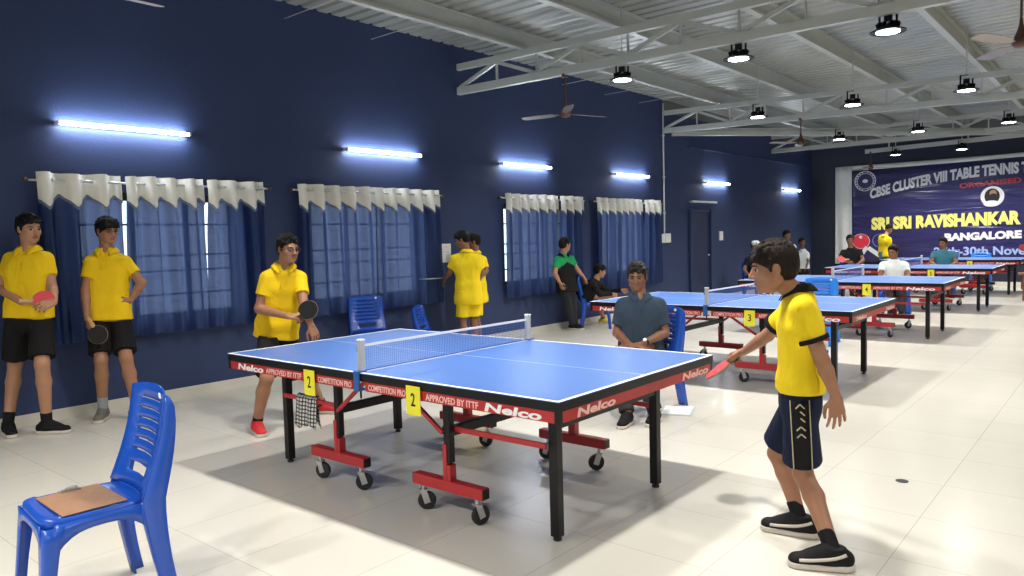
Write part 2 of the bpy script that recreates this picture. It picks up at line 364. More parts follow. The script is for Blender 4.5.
for i, y in enumerate((2.25, 3.45, 7.35, 8.60, 9.75)):
    r = MB(); r.tube([(WX+0.02, y, 3.92), (-1.5, y, 3.93)], 0.005, 6)
    tag(r.build('sag_rod', M['beam'], smooth=True), 'thin steel sag rod running from the blue wall to the purlins', 'rod', 'sag rods between the purlins beside the blue wall')

# ------------------------------------------------------------ high-bay lamps
def make_lamp():
    t = thing('high_bay_lamp', 'x', 'lamp', (0,0,0), 0, 'high bay lamps hanging from the roof')
    h = MB(); h.lathe([(0.02, 0.070), (0.05, 0.066), (0.062, 0.05), (0.11, 0.020), (0.155, 0.002), (0.152, -0.006), (0.10, -0.002)], n=28)
    for k in range(12):
        a = 2*PI*k/12; h.bar((0.03*math.cos(a), 0.03*math.sin(a), 0.065), (0.10*math.cos(a), 0.10*math.sin(a), 0.05), 0.004, 0.05)
    h.build('housing', M['black'], t, smooth=False)
    e = MB(); e.lathe([(0.001, -0.009), (0.100, -0.007), (0.100, -0.004), (0.001, -0.004)], n=28); e.build('lens', M['lamp_glow'], t)
    b = MB(); b.bar((-0.07, 0, 0.03), (-0.07, 0, 0.20), 0.02, 0.008); b.bar((0.07, 0, 0.03), (0.07, 0, 0.15), 0.02, 0.008); b.bar((-0.074, 0, 0.20), (0.02, 0, 0.20), 0.02, 0.008); b.box((0.0, 0, 0.12), (0.07, 0.05, 0.06))
    b.build('bracket', M['black'], t)
    c = MB(); c.tube([(0.0, 0, 0.20), (0.0, 0, 0.86)], 0.008, 6); c.build('suspension_rod', M['beam'], t)
    return t
lamp0 = make_lamp(); first = True
rown = ['over foremost table', 'over second table', 'over third table', 'over fourth table', 'over last table by banner']
coln = ['first from blue wall', 'second from blue wall', 'third from blue wall', 'unseen fourth, added to light right floor', 'fifth from blue wall']
for j, y in enumerate(LAMP_Y+[-3.4]):
    for i, x in enumerate(LAMP_X+[5.9]):  # fourth column lies out of view, added to keep the right floor bright
        o = lamp0 if first else copy_tree(lamp0); first = False
        o.location = (x, y, 3.42 if j == 0 else 3.27); o.rotation_euler = (0, 0, 0.3)
        o['label'] = ('black high bay lamp, '+(rown+['over empty floor'])[j]+', '+coln[i])
        L = bpy.data.lights.new('lamp_light', 'AREA'); L.shape = 'DISK'; L.size = 0.20; L.energy = LAMP_W; L.color = (1.0, 0.965, 0.90); L.spread = math.radians(140)
        lo = bpy.data.objects.new('lamp_light', L); C.objects.link(lo); lo.parent = o; lo.location = (0, 0, -0.012)

# ------------------------------------------------------------ tube lights on the blue wall
TUBES = [(-0.08, 1.10), (2.98, 4.17), (5.77, 6.95), (8.83, 10.01), (12.45, 13.62), (17.0, 18.2)]
tubn = ['above the leftmost curtained window', 'above the second curtained window', 'above the third curtained window', 'above the fourth curtained window', 'above the navy door', 'farthest along, nearest the banner corner']
for i, (a, b) in enumerate(TUBES):
    t = thing('tube_light', 'glowing white tube light on the blue wall, '+tubn[i], 'tube light', (WX, (a+b)/2, 2.57), 0, 'tube lights along the blue wall')
    L = (b-a)/2
    MB().b2((0.001, -L, -0.012), (0.03, L, 0.012)).build('batten', M['white'], t, bevel=0.004)
    for s in (-1, 1): MB().b2((0.03, s*L-0.02*s, -0.018), (0.085, s*L, 0.018)).build('end_cap', M['white'], t, bevel=0.003)
    MB().tube([(0.062, -L+0.02, 0), (0.062, L-0.02, 0)], 0.017, 12).build('tube', M['tube_glow'], t, smooth=True)
# unlit bar above the door
t = thing('door_closer_bar', 'slim pale bar fixed to the blue wall above the navy door', 'bar', (WX, 12.4, 2.15))
MB().b2((0.001, -0.58, -0.02), (0.06, 0.58, 0.02)).build('cover', M['plastic_w'], t, bevel=0.006)
MB().b2((0.0, -0.62, -0.012), (0.045, -0.58, 0.012)).build('end_cap', M['netpost'], t)

# ------------------------------------------------------------ curtains
def make_curtain(y0, y1, zb, panels, seed, label):
    rnd = random.Random(seed)
    t = thing('window_curtain', label, 'curtain', (WX+0.10, 0, 0), 0, 'blue curtains with cream valances on the long wall')
    ZR = 2.07
    MB().tube([(0, y0-0.06, ZR), (0, y1+0.06, ZR)], 0.011, 10).build('curtain_rod', M['steel'], t, smooth=True)
    for s, yy in ((-1, y0-0.06), (1, y1+0.06)):
        MB().lathe([(0.012, 0), (0.022, 0.012), (0.018, 0.03), (0.004, 0.04)], (0, yy, ZR), 12, Matrix.Rotation(-s*PI/2, 3, 'X')).build('finial', M['fan'], t, smooth=True)
        MB().bar((-0.098, yy-s*0.03, ZR), (0.0, yy-s*0.03, ZR), 0.02, 0.012).build('rod_bracket', M['black'], t)
    for (a, b) in panels:
        nt = max(2, round((b-a)/0.205)); ph = rnd.random()*6; S = 9
        nf = nt*2
        amp = [0.044+rnd.random()*0.030 for _ in range(nf+2)]
        shift = rnd.uniform(-0.25, 0.25)
        def fold(u, v):  # u across, v down 0..1 ; x offset
            k = u*nf; i = int(k); am = amp[i]*(1-(k-i))+amp[i+1]*(k-i)
            q = math.sin(PI*k+shift*v*2)
            q = math.copysign(abs(q)**0.6, q)
            return am*q*(1-0.2*v)+(0.010*math.sin(3.1*k+ph)+0.014*math.sin(2*PI*k*1.27+ph*2))*min(1, v*4)
        def cf(u, v):
            sp = (u-0.5)*0.05*v
            return (0.012+fold(u, v), a+(b-a)*u+sp+0.02*math.sin(5*u+ph)*v, 1.93-(1.93-zb)*v+0.012*math.sin(2*PI*u*nt)*(v > 0.99))
        MB().grid(cf, nf*8+1, 24).build('curtain_panel', M['curtain'], t, smooth=True)
        H = 2.135
        def low(u): # saw-tooth lower edge
            k = (u*nt+0.72) % 1.0; return 1.960-0.125*abs(2*k-1)
        def vf(u, v):
            z1 = low(u); z = H+(z1-H)*v
            return (fold(u, 0.0)*0.95+0.006*v+(0.012 if v > 0.3 else 0)+0.01, a+(b-a)*u, z+0.004*math.sin(9*u+ph)*(1-v))
        MB().grid(vf, nf*8+1, 12).build('valance', M['valance'], t, smooth=True)
        def ff(u, v):
            z1 = low(u); return (fold(u, 0.0)*0.95+0.032, a+(b-a)*u, z1+0.006-0.028*v)
        MB().grid(ff, nf*8+1, 2).build('fringe', M['fringe'], t, smooth=True)
        for k in range(nf):
            u = (k+0.5)/nf
            if fold(u, 0) > 0:
                yy = a+(b-a)*(k+0.95)/nf
                if yy < b: MB().tube([(0.036+0.0*k, yy+0.016*math.cos(q), ZR+0.016*math.sin(q)) for q in [2*PI*z/10 for z in range(10)]], 0.0035, 6, True).build('grommet', M['steel'], t, smooth=True)
    return t
make_curtain(-0.28, 1.84, 0.67, [(-0.28, 0.40), (0.44, 1.18), (1.22, 1.84)], 1, 'blue eyelet curtain with cream zigzag valance, leftmost window, behind the two standing players')
make_curtain(2.26, 4.42, 0.66, [(2.26, 3.36), (3.34, 4.42)], 2, 'blue curtain with cream valance behind the bespectacled player, second window from the left')
make_curtain(5.74, 7.74, 0.61, [(5.76, 7.04), (7.10, 7.74)], 3, 'blue curtain with cream valance on the third window, behind the leaning person in green')
make_curtain(8.12, 10.36, 0.56, [(8.14, 9.66), (9.74, 10.36)], 4, 'blue curtain with cream valance on the rightmost window, beside the white conduit pipe')

# ------------------------------------------------------------ small things on the blue wall
t = thing('conduit_pipe', 'white vertical conduit pipe running down the blue wall into a switch box', 'pipe', (WX, PIPE_Y, 0))
MB().tube([(0.02, 0, 1.5), (0.02, 0, 4.02)], 0.016, 10).build('pipe', M['plastic_w'], t, smooth=True)
for z in (1.9, 2.6, 3.4): MB().b2((0.001, -0.028, z-0.012), (0.04, 0.028, z+0.012)).build('pipe_clip', M['plastic_w'], t)
t = thing('switch_box', 'white wall switch box at the foot of the conduit pipe', 'switch', (WX, 10.6, 1.41))
MB().b2((0.001, -0.25, -0.09), (0.055, 0.03, 0.08)).build('box_body', M['plastic_w'], t, bevel=0.006)
MB().b2((0.001, 0.035, -0.09), (0.06, 0.25, 0.09)).build('face_plate', M['plastic_w'], t, bevel=0.006)
for k in range(3): MB().b2((0.061, 0.06+k*0.06, -0.03), (0.066, 0.10+k*0.06, 0.03)).build('rocker_switch', M['white'], t)
t = thing('switch_plate', 'small white switch plate on the blue wall right of the door', 'switch', (WX, 13.25, 1.42))
MB().b2((0.001, -0.09, -0.10), (0.03, 0.09, 0.10)).build('face_plate', M['plastic_w'], t, bevel=0.006)
for k in range(2): MB().b2((0.031, -0.06+k*0.07, -0.03), (0.036, -0.02+k*0.07, 0.03)).build('rocker_switch', M['white'], t)
t = thing('notice_paper', 'sheet of white paper taped to the wall near the people in yellow', 'notice', (WX, 4.61, 1.306))
MB().b2((0.002, -0.105, -0.125), (0.005, 0.105, 0.125)).build('sheet', M['paper'], t)
t2 = MB()
for k in range(9): t2.b2((0.0055, -0.085, 0.09-k*0.022), (0.006, 0.06-0.03*(k % 3), 0.095-k*0.022))
t2.build('printed_lines', M['netpost'], t)

# ------------------------------------------------------------ ceiling fans
def make_fan(loc, rod, ang, label):
    t = thing('ceiling_fan', label, 'fan', loc, ang, 'ceiling fans')
    MB().tube([(0, 0, 0.1), (0, 0, rod)], 0.010, 8).build('down_rod', M['fan'], t, smooth=True)
    MB().lathe([(0.011, 0.20), (0.014, 0.16), (0.022, 0.12), (0.040, 0.07), (0.062, 0.03), (0.066, 0.0), (0.055, -0.025), (0.024, -0.04)], n=24).build('motor_housing', M['fan'], t, smooth=True)
    MB().lathe([(0.045, rod-0.06), (0.04, rod-0.02), (0.015, rod)], n=16).build('canopy_cup', M['fan'], t, smooth=True)
    for k in range(3):
        a = 2*PI*k/3; R = Matrix.Rotation(a, 3, 'Z') @ Matrix.Rotation(0.17, 3, 'X')
        vs = []
        prof = [(0.09, 0.018), (0.14, 0.02), (0.17, 0.05), (0.35, 0.062), (0.56, 0.055), (0.60, 0.03)]
        for x, hw in prof:
            for s, z in ((-1, 0.002), (1, 0.002), (1, -0.002), (-1, -0.002)): vs.append(R @ Vector((x, s*hw, z)))
        fs = []
        for i in range(len(prof)-1):
            for q in range(4): fs.append((i*4+q, i*4+(q+1) % 4, (i+1)*4+(q+1) % 4, (i+1)*4+q))
        fs += [(0, 3, 2, 1), tuple(range(len(vs)-4, len(vs)))]
        MB().add(vs, fs).build('blade', M['fanblade'], t)
    return t
make_fan((-0.75, 4.96, 2.97), 0.50, 5.41, 'brown ceiling fan hanging from the nearest truss above the third window')
make_fan((0.10, 10.72, 3.0), 0.44, 2.0, 'brown ceiling fan hanging over the middle tables, far along the hall')
make_fan((3.86, 4.96, 2.97), 0.48, 2.2, 'dark brown ceiling fan at the right edge of the picture')
make_fan((-0.62, 17.9, 3.02), 0.42, 0.5, 'small distant brown ceiling fan above the left corner of the banner')
make_fan((-1.0, -0.42, 3.275), 0.42, 1.57, 'ceiling fan above the top left, only a blade tip in view')

# ------------------------------------------------------------ table tennis tables
LW, WD, HT = 2.74, 1.525, 0.76
TXT = {}
def tx(key, *a, **k):
    if key not in TXT: TXT[key] = text_mesh(*a, **k)
    return TXT[key].copy()
def make_caster(parent, x, y, ang):
    c = MB(); R = Matrix.Rotation(ang, 3, 'Z')
    off = R @ Vector((0.018, 0, 0))
    c.cone((x, y, 0.10), (x, y, 0.142), 0.012, 0.012, 10)
    for s in (-1, 1):
        o = R @ Vector((0, s*0.019, 0)); c.bar((x+o.x, y+o.y, 0.112), (x+o.x+off.x*1.2, y+o.y+off.y*1.2, 0.040), 0.034, 0.004, up=tuple(R @ Vector((0, 1, 0))))
    c.box((x, y, 0.112), (0.045, 0.042, 0.006), R)
    f = c.build('caster', M['steel'], parent)
    w = MB(); ax = R @ Vector((0, 1, 0)); cx, cy = x+off.x, y+off.y
    prof = [(0.040, -0.014), (0.049, -0.011), (0.0515, 0), (0.049, 0.011), (0.040, 0.014)]
    RR = R @ Matrix.Rotation(PI/2, 3, 'X')
    w.lathe(prof, (cx, cy, 0.052), 20, RR); w.lathe([(0.014, -0.017), (0.014, 0.017)], (cx, cy, 0.052), 12, RR)
    w.build('wheel', M['rubber'], f, smooth=False)
    return f
def make_table():
    t = thing('tennis_table', 'x', 'table tennis table', (0,0,0), 0, 'blue table tennis tables in a row')
    for s in (0, 1):
        xa, xb = (0, LW/2-0.004) if s == 0 else (LW/2+0.004, LW)
        MB().b2((xa, 0, HT-0.004), (xb, WD, HT)).build('tabletop', M['blue_top'], t, bevel=0.0008)
        l = MB(); z0, z1 = HT+0.0002, HT+0.0010
        l.b2((xa, 0, z0), (xb, 0.02, z1)); l.b2((xa, WD-0.02, z0), (xb, WD, z1))
        e0, e1 = (xa, xa+0.02) if s == 0 else (xb-0.02, xb); l.b2((e0, 0.02, z0), (e1, WD-0.02, z1))
        l.b2((xa if s else xa+0.02, WD/2-0.0015, z0), (xb if not s else xb-0.02, WD/2+0.0015, z1)); 
        i0, i1 = (xb-0.006, xb) if s == 0 else (xa, xa+0.006); l.b2((i0, 0.02, z0), (i1, WD-0.02, z1))
        l.build('boundary_lines', M['white'], t)
        f = MB(); zz0, zz1 = HT-0.046, HT-0.0042
        f.b2((xa+0.001, 0.001, zz0), (xb-0.001, 0.032, zz1)); f.b2((xa+0.001, WD-0.032, zz0), (xb-0.001, WD-0.001, zz1))
        o0, o1 = (xa+0.001, xa+0.032) if s == 0 else (xb-0.032, xb-0.001); f.b2((o0, 0.032, zz0), (o1, WD-0.032, zz1))
        f.build('edge_frame', M['black'], t)
        a = MB(); za = HT-0.098
        xi0, xi1 = (xa+0.03, xb-0.05) if s == 0 else (xa+0.05, xb-0.03)
        a.b2((xi0, 0.004, za), (xi1, 0.014, zz0)); a.b2((xi0, WD-0.014, za), (xi1, WD-0.004, zz0))
        o0, o1 = (xa+0.004, xa+0.014) if s == 0 else (xb-0.014, xb-0.004); a.b2((o0, 0.03, za), (o1, WD-0.03, zz0))
        a.build('apron', M['apron'], t)
        c = MB()
        cx0 = xa+0.003 if s == 0 else xb-0.029
        for yy in (0.003, WD-0.029): MB().b2((cx0, yy, za-0.002), (cx0+0.026, yy+0.026, zz0)).build('corner_bracket', M['black'], t)
        # legs at the ends, legs with wheeled feet near the net
        lx = 0.25 if s == 0 else LW-0.235; ix = 0.93 if s == 0 else LW-0.87
        for yy in (0.28, WD-0.28):
            g = MB(); g.b2((lx-0.025, yy-0.025, 0.022), (lx+0.025, yy+0.025, HT-0.05)); lg = g.build('leg', M['black'], t, bevel=0.004)
            MB().lathe([(0.018, 0.0), (0.022, 0.004), (0.022, 0.012), (0.012, 0.014), (0.012, 0.03)], (lx, yy, 0), 14).build('levelling_foot', M['rubber'], lg)
        for yy in (0.19, WD-0.20):
            g = MB(); g.b2((ix-0.022, yy-0.02, 0.30), (ix+0.022, yy+0.02, HT-0.05)); lg = g.build('inner_leg', M['black'], t, bevel=0.003)
            g = MB(); g.b2((ix-0.028, yy-0.026, 0.165), (ix+0.0, yy+0.026, 0.40)); g.b2((ix+0.0, yy-0.024, 0.165), (ix+0.024, yy+0.024, 0.29)); g.build('red_sleeve', M['red'], lg, bevel=0.003)
            g = MB(); g.b2((ix-0.265, yy-0.028, 0.145), (ix+0.250, yy+0.028, 0.205)); bs = g.build('wheel_bar', M['red'], t, bevel=0.004)
            MB().b2((ix+0.2505, yy-0.024, 0.149), (ix+0.255, yy+0.024, 0.201)).build('end_cap', M['black'], bs); MB().b2((ix-0.270, yy-0.024, 0.149), (ix-0.2655, yy+0.024, 0.201)).build('end_cap', M['black'], bs)
            for k, dx in enumerate((-0.21, 0.19)): make_caster(bs, ix+dx, yy, 0.35+0.5*k+(0.4 if s else 0)+(2.6 if yy > 1 else 0))
            # thin red tie between inner leg and end leg, diagonal brace up to the frame
            MB().bar((ix, yy+(0.03 if yy < 1 else -0.03), 0.475), (lx+(0.026 if s == 0 else -0.026), 0.24 if yy < 1 else WD-0.24, 0.47), 0.014, 0.028).build('tie_bar', M['red'], t, bevel=0.002)
            MB().bar((ix+(0.02 if s == 0 else -0.02), yy-(0.025 if yy < 1 else -0.025), 0.46), (LW/2-0.1 if s == 0 else LW/2+0.1, yy-(0.025 if yy < 1 else -0.025), HT-0.055), 0.018, 0.022).build('diagonal_brace', M['red'], t, bevel=0.002)
        MB().b2((ix-0.02, 0.21, 0.44), (ix+0.02, WD-0.22, 0.49)).build('cross_bar', M['black'], t, bevel=0.003)
        MB().b2((lx-0.018, 0.305, 0.55), (lx+0.018, WD-0.305, 0.59)).build('cross_bar', M['black'], t, bevel=0.003)
        MB().b2((ix-0.015, 0.212, HT-0.08), (ix+0.015, WD-0.222, HT-0.05)).build('under_frame', M['black'], t)
        MB().b2((xi0+0.1, WD/2-0.015, HT-0.052), (xi1-0.1, WD/2+0.015, HT-0.0042)).build('under_frame', M['black'], t)
    # lettering on the aprons (near long side, right end, left end, far long side)
    zc = HT-0.074
    def near(body, xc, w, h, m, bold=0.02, shear=0.0):
        put_text('lettering', tx((body, w), body, 0.05, w, h, bold=bold, shear=shear), m, t, (xc, 0.0035, zc), (1, 0, 0), (0, 0, 1))
    near('Nelco', 0.27, 0.30, 0.042, M['white'], 0.035, 0.12); near('APPROVED BY ITTF', 0.64, 0.38, 0.034, M['pink']); near('COMPETITION PRO', 1.15, 0.31, 0.034, M['pink'])
    near('COMPETITION PRO', 1.60, 0.30, 0.034, M['pink']); near('APPROVED BY ITTF', 2.08, 0.36, 0.034, M['pink']); near('Nelco', 2.47, 0.34, 0.042, M['white'], 0.035, 0.12)
    for yc in (0.30, WD-0.22):
        put_text('lettering', tx(('Nelco', 'e'), 'Nelco', 0.05, 0.32, 0.042, bold=0.035, shear=0.12), M['pink'], t, (LW-0.0035, yc, zc), (0, 1, 0), (0, 0, 1))
    put_text('lettering', tx(('Nelco', 0.30), 'Nelco', 0.05, 0.30, 0.042, bold=0.035, shear=0.12), M['white'], t, (0.0035, WD-0.3, zc), (0, -1, 0), (0, 0, 1))
    put_text('lettering', tx(('Nelco', 0.30), 'Nelco', 0.05, 0.30, 0.042, bold=0.035, shear=0.12), M['white'], t, (0.3, WD-0.0035, zc), (-1, 0, 0), (0, 0, 1))
    return t
tab0 = make_table()
CARD = {}
def make_card(x, y, num, i, side):
    t = thing('number_card', 'yellow card reading %s hanging on the near apron, %s' % (num, side), 'number card', (x, y-0.006, 0), 0, 'yellow number cards on the tables')
    MB().b2((-0.052, -0.003, 0.585), (0.052, 0.0, 0.735)).build('card_sheet', M['yellow_card'], t)
    put_text('lettering', tx(('num', num), num, 0.08, 0.032, 0.068, bold=0.01), M['ink'], t, (0.0, -0.0042, 0.665), (1, 0, 0), (0, 0, 1))
def make_net(x, y, lab):
    t = thing('table_tennis_net', 'net with white top tape and grey clamp posts, '+lab, 'net', (x, y, HT), 0, 'table tennis nets')
    NY0, NY1 = 0.05, WD-0.05; Z1 = 0.1525
    for s, yy in ((-1, 0.028), (1, WD-0.028)):
        p = MB(); p.bar((0, yy, 0.004), (0, yy, 0.175), 0.034, 0.030, up=(0, 1, 0)); po = p.build('net_post', M['netpost'], t, bevel=0.004)
        MB().b2((-0.018, yy-0.016, 0.1755), (0.018, yy+0.016, 0.183)).build('post_cap', M['white'], po)
        g = MB(); e = -0.004 if s < 0 else WD+0.004
        g.b2((-0.022, min(e-s*0.05, e), 0.0012), (0.022, max(e-s*0.05, e), 0.010)); g.b2((-0.022, e, -0.10), (0.022, e+s*0.012, 0.010)); g.b2((-0.02, min(e-s*0.045, e), -0.10), (0.02, max(e-s*0.045, e), -0.09))
        g.build('clamp', M['netblue'], po, bevel=0.002)
        MB().lathe([(0.006, -0.145), (0.006, -0.10)], (0, e-s*0.02, 0), 10).build('clamp_screw', M['black'], po)
        MB().b2((-0.028, yy-0.008, 0.11), (-0.017, yy+0.008, 0.14)).build('tension_lever', M['netblue'], po)
    MB().b2((-0.003, NY0, Z1-0.014), (0.003, NY1, Z1)).build('top_tape', M['white'], t)
    MB().b2((-0.002, NY0, 0.004), (0.002, NY1, 0.010)).build('bottom_tape', M['netblue'], t)
    n = MB(); r = 0.0007
    k = NY0
    while k < NY1: n.b2((-r, k-r, 0.010), (r, k+r, Z1-0.014)); k += 0.0145
    z = 0.02
    while z < Z1-0.016: n.b2((-r, NY0, z-r), (r, NY1, z+r)); z += 0.0145
    n.build('netting', M['net'], t)
    return t
tlab = ['nearest blue table tennis table with red wheeled feet, filling the foreground', 'second blue table behind the seated umpire, card 3 on its apron', 'third table in the row, yellow card 4 on its apron', 'fourth table in the row, in front of the man in the teal shirt', 'last table of the row, right in front of the banner']
for i, y in enumerate(TABLES):
    o = tab0 if i == 0 else copy_tree(tab0)
    o.location = (0, y, 0); o['label'] = tlab[i]
    make_net(LW/2, y, ['on the nearest table', 'on the second table behind the umpire', 'on the third table of the row', 'on the fourth table of the row', 'on the last table before the banner'][i])
    num = '2 3 4 5 6'.split()[i]
    make_card(1.82, y, num, i, 'right half of the %s table' % ['nearest', 'second', 'third', 'fourth', 'last'][i])
    if i == 0: make_card(0.925, y, num, i, 'left half of the nearest table')
# checked cloth over the red tie bar of the first table
t = thing('checked_cloth', 'black and white checked cloth hung over a red bar under the nearest table', 'cloth', (0.55, 0.19, 0))
def cl(u, v):
    sgn = -1 if v < 0.5 else 1; q = abs(v-0.5)*2
    return (-0.11+0.22*u+0.01*math.sin(6*v), 0.036+sgn*(0.012+0.016*q)+0.006*math.sin(u*14+v*3), 0.505-q*(0.20+0.02*math.sin(u*7)))
MB().grid(cl, 22, 25).build('cloth', M['plaid'], t, smooth=True, solid=0.003)

# ------------------------------------------------------------ moulded plastic chairs
def make_chair(pm, name='plastic_chair'):
    """faces -y, origin on the floor under the seat centre"""
    t = thing(name, 'x', 'chair', (0,0,0), 0, 'moulded plastic chairs')
    SW, SD, SH = 0.41, 0.40, 0.435
    s = MB()
    def outline(a, gw=0.0):
        # rounded rectangle, slightly narrower at the rear
        c, si = math.cos(a), math.sin(a); e = 0.36
        x = math.copysign(abs(c)**e, c)*(SW/2+gw); yv = math.copysign(abs(si)**e, si)*(SD/2+gw)
        x *= 1-0.10*(yv/SD+0.5)
        return x, yv
    rings = [(0.0, -0.012, 0), (0.5, -0.011, 0), (0.80, -0.006, 0), (0.93, 0.0, 0), (0.985, -0.004, 0), (1.0, -0.014, 0), (1.012, -0.055, 0), (0.99, -0.056, 0), (0.975, -0.02, 0), (0.8, -0.018, 0), (0.0, -0.022, 0)]
    n = 48; vs = []; fs = []
    for r, dz, _ in rings:
        for k in range(n):
            x, yv = outline(2*PI*k/n); vs.append((x*r, yv*r, SH+dz+(0.006 if yv < -0.15 and r > .7 else 0)))
    for i in range(len(rings)-1):
        fs += [(i*n+k, i*n+(k+1) % n, (i+1)*n+(k+1) % n, (i+1)*n+k) for k in range(n)]
    s.add(vs, fs); s.build('seat', pm, t, smooth=True)
    # backrest: one moulded panel with slots, side flanges that run down into the rear legs
    XB = [0.0, 0.10, 0.130, 0.175, 0.205]
    slots = [(0.575+0.042*k, 0.581+0.042*k) for k in range(6)]
    zs = [0.44, 0.470, 0.494, 0.530, 0.552]+[z for p in slots for z in p]+[0.83, 0.855]
    zs = sorted(set(zs))
    def bx(x, z):
        h = (z-0.44)/0.42; wdt = 1.0-0.05*h
        yb = 0.185+0.115*h+0.02*math.sin(h*PI)
        yy = yb-0.030*(abs(x)/0.205)**2*1.0
        zt = z
        if z > 0.84: zt = z-0.018*(abs(x)/0.205)**2
        return (x*wdt, yy, zt)
    xs = sorted(set([-v for v in XB]+XB))
    b = MB(); idx = {}
    for i, z in enumerate(zs):
        for j, x in enumerate(xs): idx[i, j] = len(b.v); b.v.append(bx(x, z))
    for i in range(len(zs)-1):
        for j in range(len(xs)-1):
            xm = (xs[j]+xs[j+1])/2; zm = (zs[i]+zs[i+1])/2
            hole = any(a < zm < c for a, c in slots) and abs(xm) < 0.130
            hole = hole or (0.494 < zm < 0.530 and abs(xm) < 0.10)
            if not hole: b.f.append((idx[i, j], idx[i, j+1], idx[i+1, j+1], idx[i+1, j])); b.mi.append(0)
    bk = b.build('backrest', pm, t, smooth=True, solid=0.007)
    # flanges: from back edge rearward, blending to the rear legs
    for sx in (-1, 1):
        f = MB()
        prof = []
        for k in range(15):
            z = 0.852*(k/14)
            if z > 0.44:
                h = (z-0.44)/0.42; x0, y0, _ = bx(sx*0.205, z); dep = (0.040+0.050*(1-h)**1.2)*math.sqrt(max(0.02, 1-max(0, (h-0.72)/0.28)**2)); out = 0.012
                zf = min(z, 0.834); prof.append(((x0, y0+0.002, zf), (x0+sx*out*0.7, y0+dep, zf-0.006)))
            else:
                h = z/0.44; xo = sx*(0.205+0.025*(1-h)); yo = 0.185-0.030+0.07*(1-h)**1.3; dep = 0.056+0.034*h*h
                prof.append(((xo, yo+0.0, z), (xo+sx*0.008, yo+dep, z)))
        for p, q in prof: f.v += [p, q]
        f.f = [(2*i, 2*i+1, 2*i+3, 2*i+2) for i in range(len(prof)-1)]; f.mi = [0]*len(f.f)
        f.build('rear_leg_flange', pm, t, smooth=True, solid=0.006)
        g = MB(); prof = []
        for k in range(9):
            z = 0.42*(k/8); h = z/0.42; xo = sx*(0.205+0.025*(1-h)); yo = 0.185-0.030+0.07*(1-h)**1.3
            w_ = 0.050+0.03*h**4; prof.append(((xo, yo, z), (xo-sx*w_, yo+0.006, z)))
        for p, q in prof: g.v += [p, q]
        g.f = [(2*i, 2*i+1, 2*i+3, 2*i+2) for i in range(len(prof)-1)]; g.mi = [0]*len(g.f)
        g.build('rear_leg', pm, t, smooth=True, solid=0.006)
        # front legs: angle section, tapering
        l = MB(); prof = []
        for k in range(9):
            z = 0.41*(k/8); h = z/0.41; xo = sx*(SW/2-0.004+0.034*(1-h)); yo = -SD/2+0.004-0.036*(1-h)
            wd = 0.042+0.03*h**3; prof.append([(xo-sx*wd, yo, z), (xo-sx*0.008, yo, z), (xo, yo+0.008, z), (xo, yo+wd, z)])
        for p in prof: l.v += p
        l.f = [(4*i+q, 4*i+q+1, 4*i+5+q, 4*i+4+q) for i in range(len(prof)-1) for q in range(3)]; l.mi = [0]*len(l.f)
        l.build('front_leg', pm, t, smooth=True, solid=0.006)
        # side and front skirts under the seat
        k_ = MB()
        pts = [(sx*(SW/2-0.003-0.018*u), -SD/2+0.04+u*(SD-0.06)) for u in [q/12 for q in range(13)]]
        for i, (x, yv) in enumerate(pts): u = i/12; d = 0.055+0.07*abs(2*u-1)**3.0; k_.v += [(x, yv, SH-0.015), (x+sx*0.002, yv, SH-d)]
        k_.f = [(2*i, 2*i+1, 2*i+3, 2*i+2) for i in range(12)]; k_.mi = [0]*12
        k_.build('side_skirt', pm, t, smooth=True, solid=0.005)
    k_ = MB()
    for i in range(13):
        u = i/12; d = 0.045+0.06*abs(2*u-1)**3; x = (u-0.5)*(SW-0.06); k_.v += [(x, -SD/2-0.002, SH-0.015), (x, -SD/2-0.003, SH-d)]
    k_.f = [(2*i, 2*i+1, 2*i+3, 2*i+2) for i in range(12)]; k_.mi = [0]*12
    k_.build('front_skirt', pm, t, smooth=True, solid=0.005)
    e = MB(); x, yv, z = bx(0.06, 0.80); e.lathe([(0.001, 0), (0.013, 0), (0.013, 0.003), (0.001, 0.003)], (0.125, 0.2745, 0.822), 16, Matrix.Rotation(PI/2+0.15, 3, 'X')); e.build('maker_badge', M['white'], t)
    return t
ch0 = make_chair(M['blue_pl']); ch0.location = (1.345, -1.400, 0); ch0.scale = (1, 1, 1.035); ch0.rotation_euler = (0, 0, -0.10); ch0['label'] = 'big blue plastic chair in the left foreground with a clipboard on its seat'
def place_chair(x, y, rz, label, src=ch0):
    o = copy_tree(src); o.location = (x, y, 0); o.rotation_euler = (0, 0, rz); o.scale = (1, 1, 1); o['label'] = label; return o
place_chair(1.42, 3.02, -0.12, 'blue plastic chair the umpire in the dark polo sits on')
place_chair(-2.07, 2.93, 1.15, 'blue plastic chair against the wall, just right of the bespectacled player')
place_chair(-2.02, 3.88, 2.0, 'small blue plastic chair by the wall, left of the people in yellow').scale = (0.8, 0.8, 0.8)
place_chair(-2.12, 7.62, 2.14, 'blue plastic chair under the seated person in black')
sk0 = make_chair(M['sky_pl']); sk0.location = (1.42, 7.45, 0); sk0.rotation_euler = (0, 0, 0.1); sk0['label'] = 'bright blue plastic chair right behind the boy, seen over the second table'
place_chair(-1.72, 13.36, 1.05, 'blue plastic chair under the seated person with a white headband', ch0)
place_chair(1.43, 11.42, 0.1, 'blue plastic chair under the man in the white shirt', ch0)
place_chair(1.45, 15.42, 0.1, 'blue plastic chair under the man in the teal shirt', ch0)
place_chair(1.75, 18.12, 0.1, 'light blue chair in front of the banner, right of the man in teal', sk0)
place_chair(-0.33, 15.28, 0.45, 'blue plastic chair under the person in black with a red paddle', ch0)
